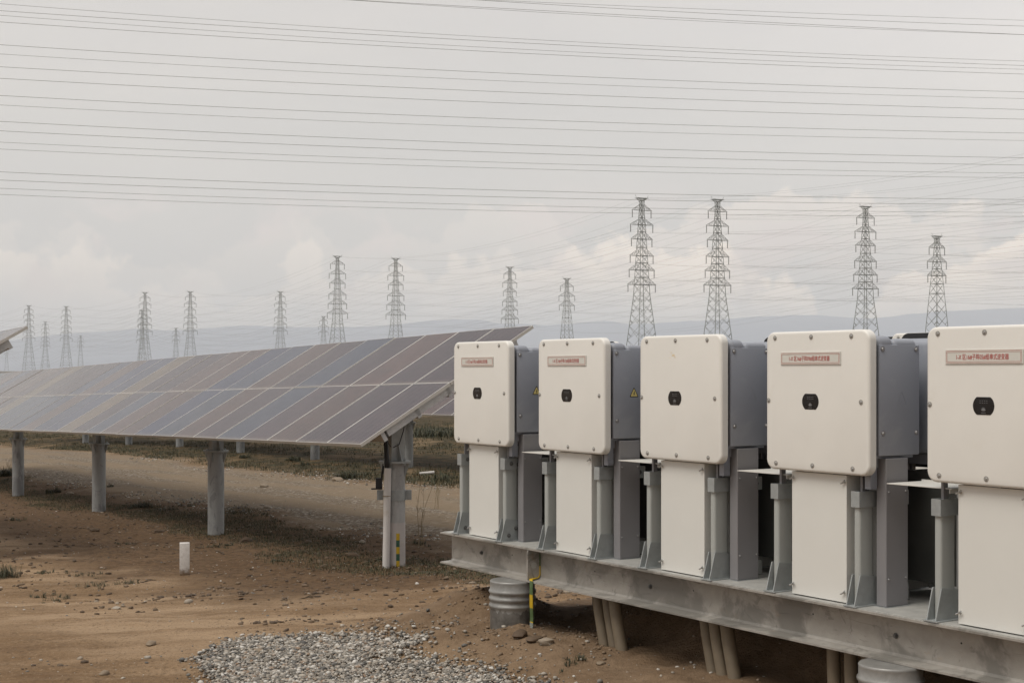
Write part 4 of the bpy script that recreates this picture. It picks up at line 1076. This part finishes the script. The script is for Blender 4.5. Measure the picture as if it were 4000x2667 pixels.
def sand_crumbs():
    n_ = 16000; s_ = -9-24*rng.random(n_)**1.3; t_ = rng.uniform(-9.2, -2.2, n_); P_ = s_[:, None]*S+t_[:, None]*N
    k = fbm(s_*.7, t_*.9, 3, 77)+.25*sstep(-t_, 4.2, 6) > rng.uniform(-.15, .55, n_); P_ = P_[k][:9000]
    r_ = .004+.030*rng.random(len(P_))**4.5
    scatter_stones('soil_lumps', P_[:, 0], P_[:, 1], r_, r_*.2, M['clod_d'], 'dry brown crumbs of soil strewn over the bare sand', (.35, .6))
M['clod_d'] = stone_mat('brown_crumb', [(0, (.075, .048, .028)), (.6, (.13, .086, .05)), (.92, (.20, .14, .088)), (1, (.36, .30, .23))], 'Island')
sand_crumbs()
def twigs():
    for i, (x, y, L_, lab) in enumerate([(357, 1225, .16, 'dark broken twig lying left of the marker post'), (700, 1375, .2, 'thin bent twig on the pale track'), (594, 1231, .14, 'flat dark twig above the marker post'), (240, 1228, .18, 'dark stick under the array near the second post'), (330, 1338, .2, 'thin dry stem bent over sand at lower left')]):
        p = gp(x, y); b = MB(); a = random.uniform(-.5, .5)
        pts = [(q*L_*math.cos(a)+.01*math.sin(q*9), q*L_*math.sin(a)*.6+.015*math.sin(q*5+i), .008+.02*math.sin(q*3.1)) for q in np.linspace(-.7, .7, 9)]
        b.path(pts, list(np.linspace(.007, .003, 9)), 5); b.path([pts[4], (pts[4][0]+.05, pts[4][1]+.02, .03), (pts[4][0]+.09, pts[4][1]+.02, .035)], [.004, .003, .002], 5)
        o = b.build('twig', M['twig']); o.location = p; tag(o, lab, 'twig', 'dry twigs')
M['twig'] = simple('dark_twig', (.05, .035, .022), .85)
twigs()

# ------------------------------------------------------------------ grass
def blades(Xc, Yc, per, hgt, spread, lean, wid, zoff=0.):
    n_ = len(Xc)*per; X = np.repeat(Xc, per)+rng.normal(0, 1, n_)*np.repeat(spread, per); Y = np.repeat(Yc, per)+rng.normal(0, 1, n_)*np.repeat(spread, per)
    h = np.repeat(hgt, per)*rng.uniform(.45, 1.1, n_); a = rng.uniform(0, 6.28, n_); l = h*rng.uniform(.1, 1, n_)*lean
    ox, oy = np.cos(a), np.sin(a); wx, wy = -oy*wid*rng.uniform(.6, 1.2, n_), ox*wid*rng.uniform(.6, 1.2, n_)
    Z = ground_z(X, Y)-.006
    v = np.stack([np.stack([X-wx, Y-wy, Z], -1), np.stack([X+wx, Y+wy, Z], -1),
                  np.stack([X+ox*l*.35+wx*.7, Y+oy*l*.35+wy*.7, Z+h*.62], -1), np.stack([X+ox*l*.35-wx*.7, Y+oy*l*.35-wy*.7, Z+h*.62], -1),
                  np.stack([X+ox*l, Y+oy*l, Z+h*np.clip(1.05-.55*(l/h), .35, 1)], -1)], 1).reshape(-1, 3)
    i = np.arange(n_)*5
    f3 = np.concatenate([np.stack([i, i+1, i+2], -1), np.stack([i, i+2, i+3], -1), np.stack([i+3, i+2, i+4], -1)])
    return v, f3
def short_grass():
    n_ = 90000; s_ = rng.uniform(-60, -11, n_)
    n1 = rng.uniform(-9.6, -5.4, n_)
    d = fbm(s_*.45, n1*.7, 4, 81)+1.05*np.exp(-((n1+8.2)/.9)**2)-.22+.30*np.exp(-((n1+7.2)/.9)**2)*sstep(s_, -21, -15)
    ok = d > rng.uniform(.38, .72, n_)
    A = np.stack([s_[ok], n1[ok]], -1)[:15000]
    s2 = -12-90*rng.random(n_)**1.5; n2_ = -13.7-26*rng.random(n_)**1.4
    d = fbm(s2*.35, n2_*.5, 4, 91); ok = d > rng.uniform(-.35, .5, n_)
    Bq = np.stack([s2[ok], n2_[ok]], -1)[:24000]
    for nm, Q, h0, sp_, wd, lb in (('grass', A, .045, .05, .0032, 'thin dry grass growing under the near solar array'), ('rough_grass', Bq, .085, .07, .007, 'rough dark grass on the waste ground beyond the gravel road')):
        P_ = Q[:, :1]*S+Q[:, 1:]*N
        v, f = blades(P_[:, 0], P_[:, 1], 6, h0*(.5+rng.random(len(P_))), np.full(len(P_), sp_), 1.2, wd)
        ob = link(nm, np_mesh(nm, v, f, [M['grass']], False)); tag(ob, lb, 'grass', None, 'stuff')
short_grass()
tufts = [(15, 1093, .30, 'dark grass clump at the left frame edge by the first visible post'), (124, 1132, .17, 'spiky tuft just right of the far left post'), (10, 1325, .20, 'grass clump at the left edge beside the track'),
         (330, 1165, .17, 'dark tuft at the road edge between two posts'), (392, 1172, .13, 'low tuft right of the second post'), (430, 1162, .10, 'small tuft on the near road verge'),
         (602, 1184, .11, 'small tuft right of the third post'), (283, 1250, .07, 'tiny green tuft left of the marker post'), (140, 1385-5, .10, 'low green patch at lower left'), (85, 1372, .10, 'ragged green patch at lower left, left of another'),
         (212, 1348, .12, 'thin seedlings above the lower left track'), (176, 1322, .10, 'sprig of grass at left above the green patches'), (105, 1316, .09, 'sprig of grass near the left edge clump'), (300, 1340, .10, 'wispy tuft lying on sand below the marker post'),
         (485, 1257, .09, 'low tuft right of the marker post'), (520, 1253, .09, 'second low tuft right of the marker post'), (640, 1290, .09, 'tuft under the array left of the plastic riser'), (760, 1245, .10, 'tuft behind the lump of soil left of the riser'),
         (790, 1100, .28, 'bushy green clump at the far road verge'), (812, 1098, .24, 'companion clump right of the bushy green one'), (680, 1058, .20, 'dark clump beyond the road under the array'), (560, 1052, .16, 'clump beyond the road between hidden posts'),
         (962, 1250, .12, 'tuft right of the first array post'), (998, 1300, .10, 'tuft near the platform end'), (1007, 1105, .22, 'dark clump left of the first inverter, far verge'), (700, 1068, .15, 'small clump beyond the road'),
         (1318, 1523, .07, 'single green sprig on the spoil heap'), (30, 1195, .12, 'thin tuft under the array at the left'), (250, 1118, .12, 'tuft on the gravel road edge beyond the second post')]
for i, (x, y, h, lab) in enumerate(tufts):
    p = gp(x, y); far = p.y/15; m_ = 9 if h < .16 else 14
    rr = (.10 if 'patch' in lab else .05)+h*.28
    Xc = p.x+rng.normal(0, 1, m_)*rr; Yc = p.y+rng.normal(0, .8, m_)*rr
    v, f = blades(Xc, Yc, 12 if h < .16 else 20, (1.0 if h > .12 else .75)*h*rng.uniform(.45, 1.15, m_), np.full(m_, h*.12), 1.6, .0026*max(1, far))
    v = v-np.array([p.x, p.y, p.z]); o = link('grass_tuft', np_mesh('grass_tuft', v, f, [M['tuft']], False)); o.location = p; tag(o, lab, 'grass tuft', 'green tufts of grass')
for i, (x, y, h, lab) in enumerate([(965, 1258, 1.02, 'tall thin dry stalk right of the first array post'), (1002, 1170, .55, 'short dry stalk just left of the first inverter'), (22, 1090, .45, 'thin dry stalks behind the far left post')]):
    p = gp(x, y); b = MB()
    for q in range(3):
        a = random.uniform(-.10, .16); hh = h*random.uniform(.7, 1); z = np.linspace(0, hh, 10)
        b.path([(.03*q-.03+a*(zz/hh)**2+.012*math.sin(zz*9+q), .02*q, zz-.02) for zz in z], list(np.linspace(.004, .0015, 10)), 5)
        for _ in range(7):
            zz = random.uniform(.3, 1)*hh; xx = .03*q-.03+a*(zz/hh)**2; sg = random.choice((-1, 1)); b.path([(xx, .02*q, zz-.02), (xx+sg*.02, .02*q, zz+.03), (xx+sg*.03, .02*q, zz+.07)], [.002, .002, .001], 4)
    o = b.build('dry_stalk', M['bark']); o.location = p; tag(o, lab, 'weed', 'dry weed stalks')
# dark shrubs on the rise behind the farther array, seen below it at the left of the first inverter
def shrubs():
    for i, (x, y, h, lab) in enumerate([(962, 1003, .9, 'dark low bush under the farther array, left of three'), (995, 1000, 1.0, 'dark low bush under the farther array, middle of three'), (1028, 1003, .8, 'dark low bush under the farther array, beside the first inverter')]):
        p = gp(x, y); n_ = 900
        v, f = blades(np.array([p.x]), np.array([p.y]), n_, np.array([h*.5]), np.array([h*.62]), 1.7, .012)
        v = v-np.array([p.x, p.y, p.z]); o = link('low_bush', np_mesh('low_bush', v, f, [M['tuft']], False)); o.location = p; tag(o, lab, 'bush', 'dark low bushes beyond the road')
shrubs()

# ------------------------------------------------------------------ haze
hm = bpy.data.materials.new('haze_air'); hm.use_nodes = True; ht = NT(hm.node_tree); ht.n.clear()
pv = ht.node('ShaderNodeVolumePrincipled'); pv.inputs['Color'].default_value = (.93, .965, 1., 1); pv.inputs['Density'].default_value = 1.3e-4; pv.inputs['Anisotropy'].default_value = 0.
ho = ht.node('ShaderNodeOutputMaterial'); ht.l.new(pv.outputs[0], ho.inputs['Volume'])
hb = MB(); hb.box(-28000, 28000, -17000, 17000, -60, 620); hz = hb.build('haze', hm); tag(hz, None, None, None, 'stuff')
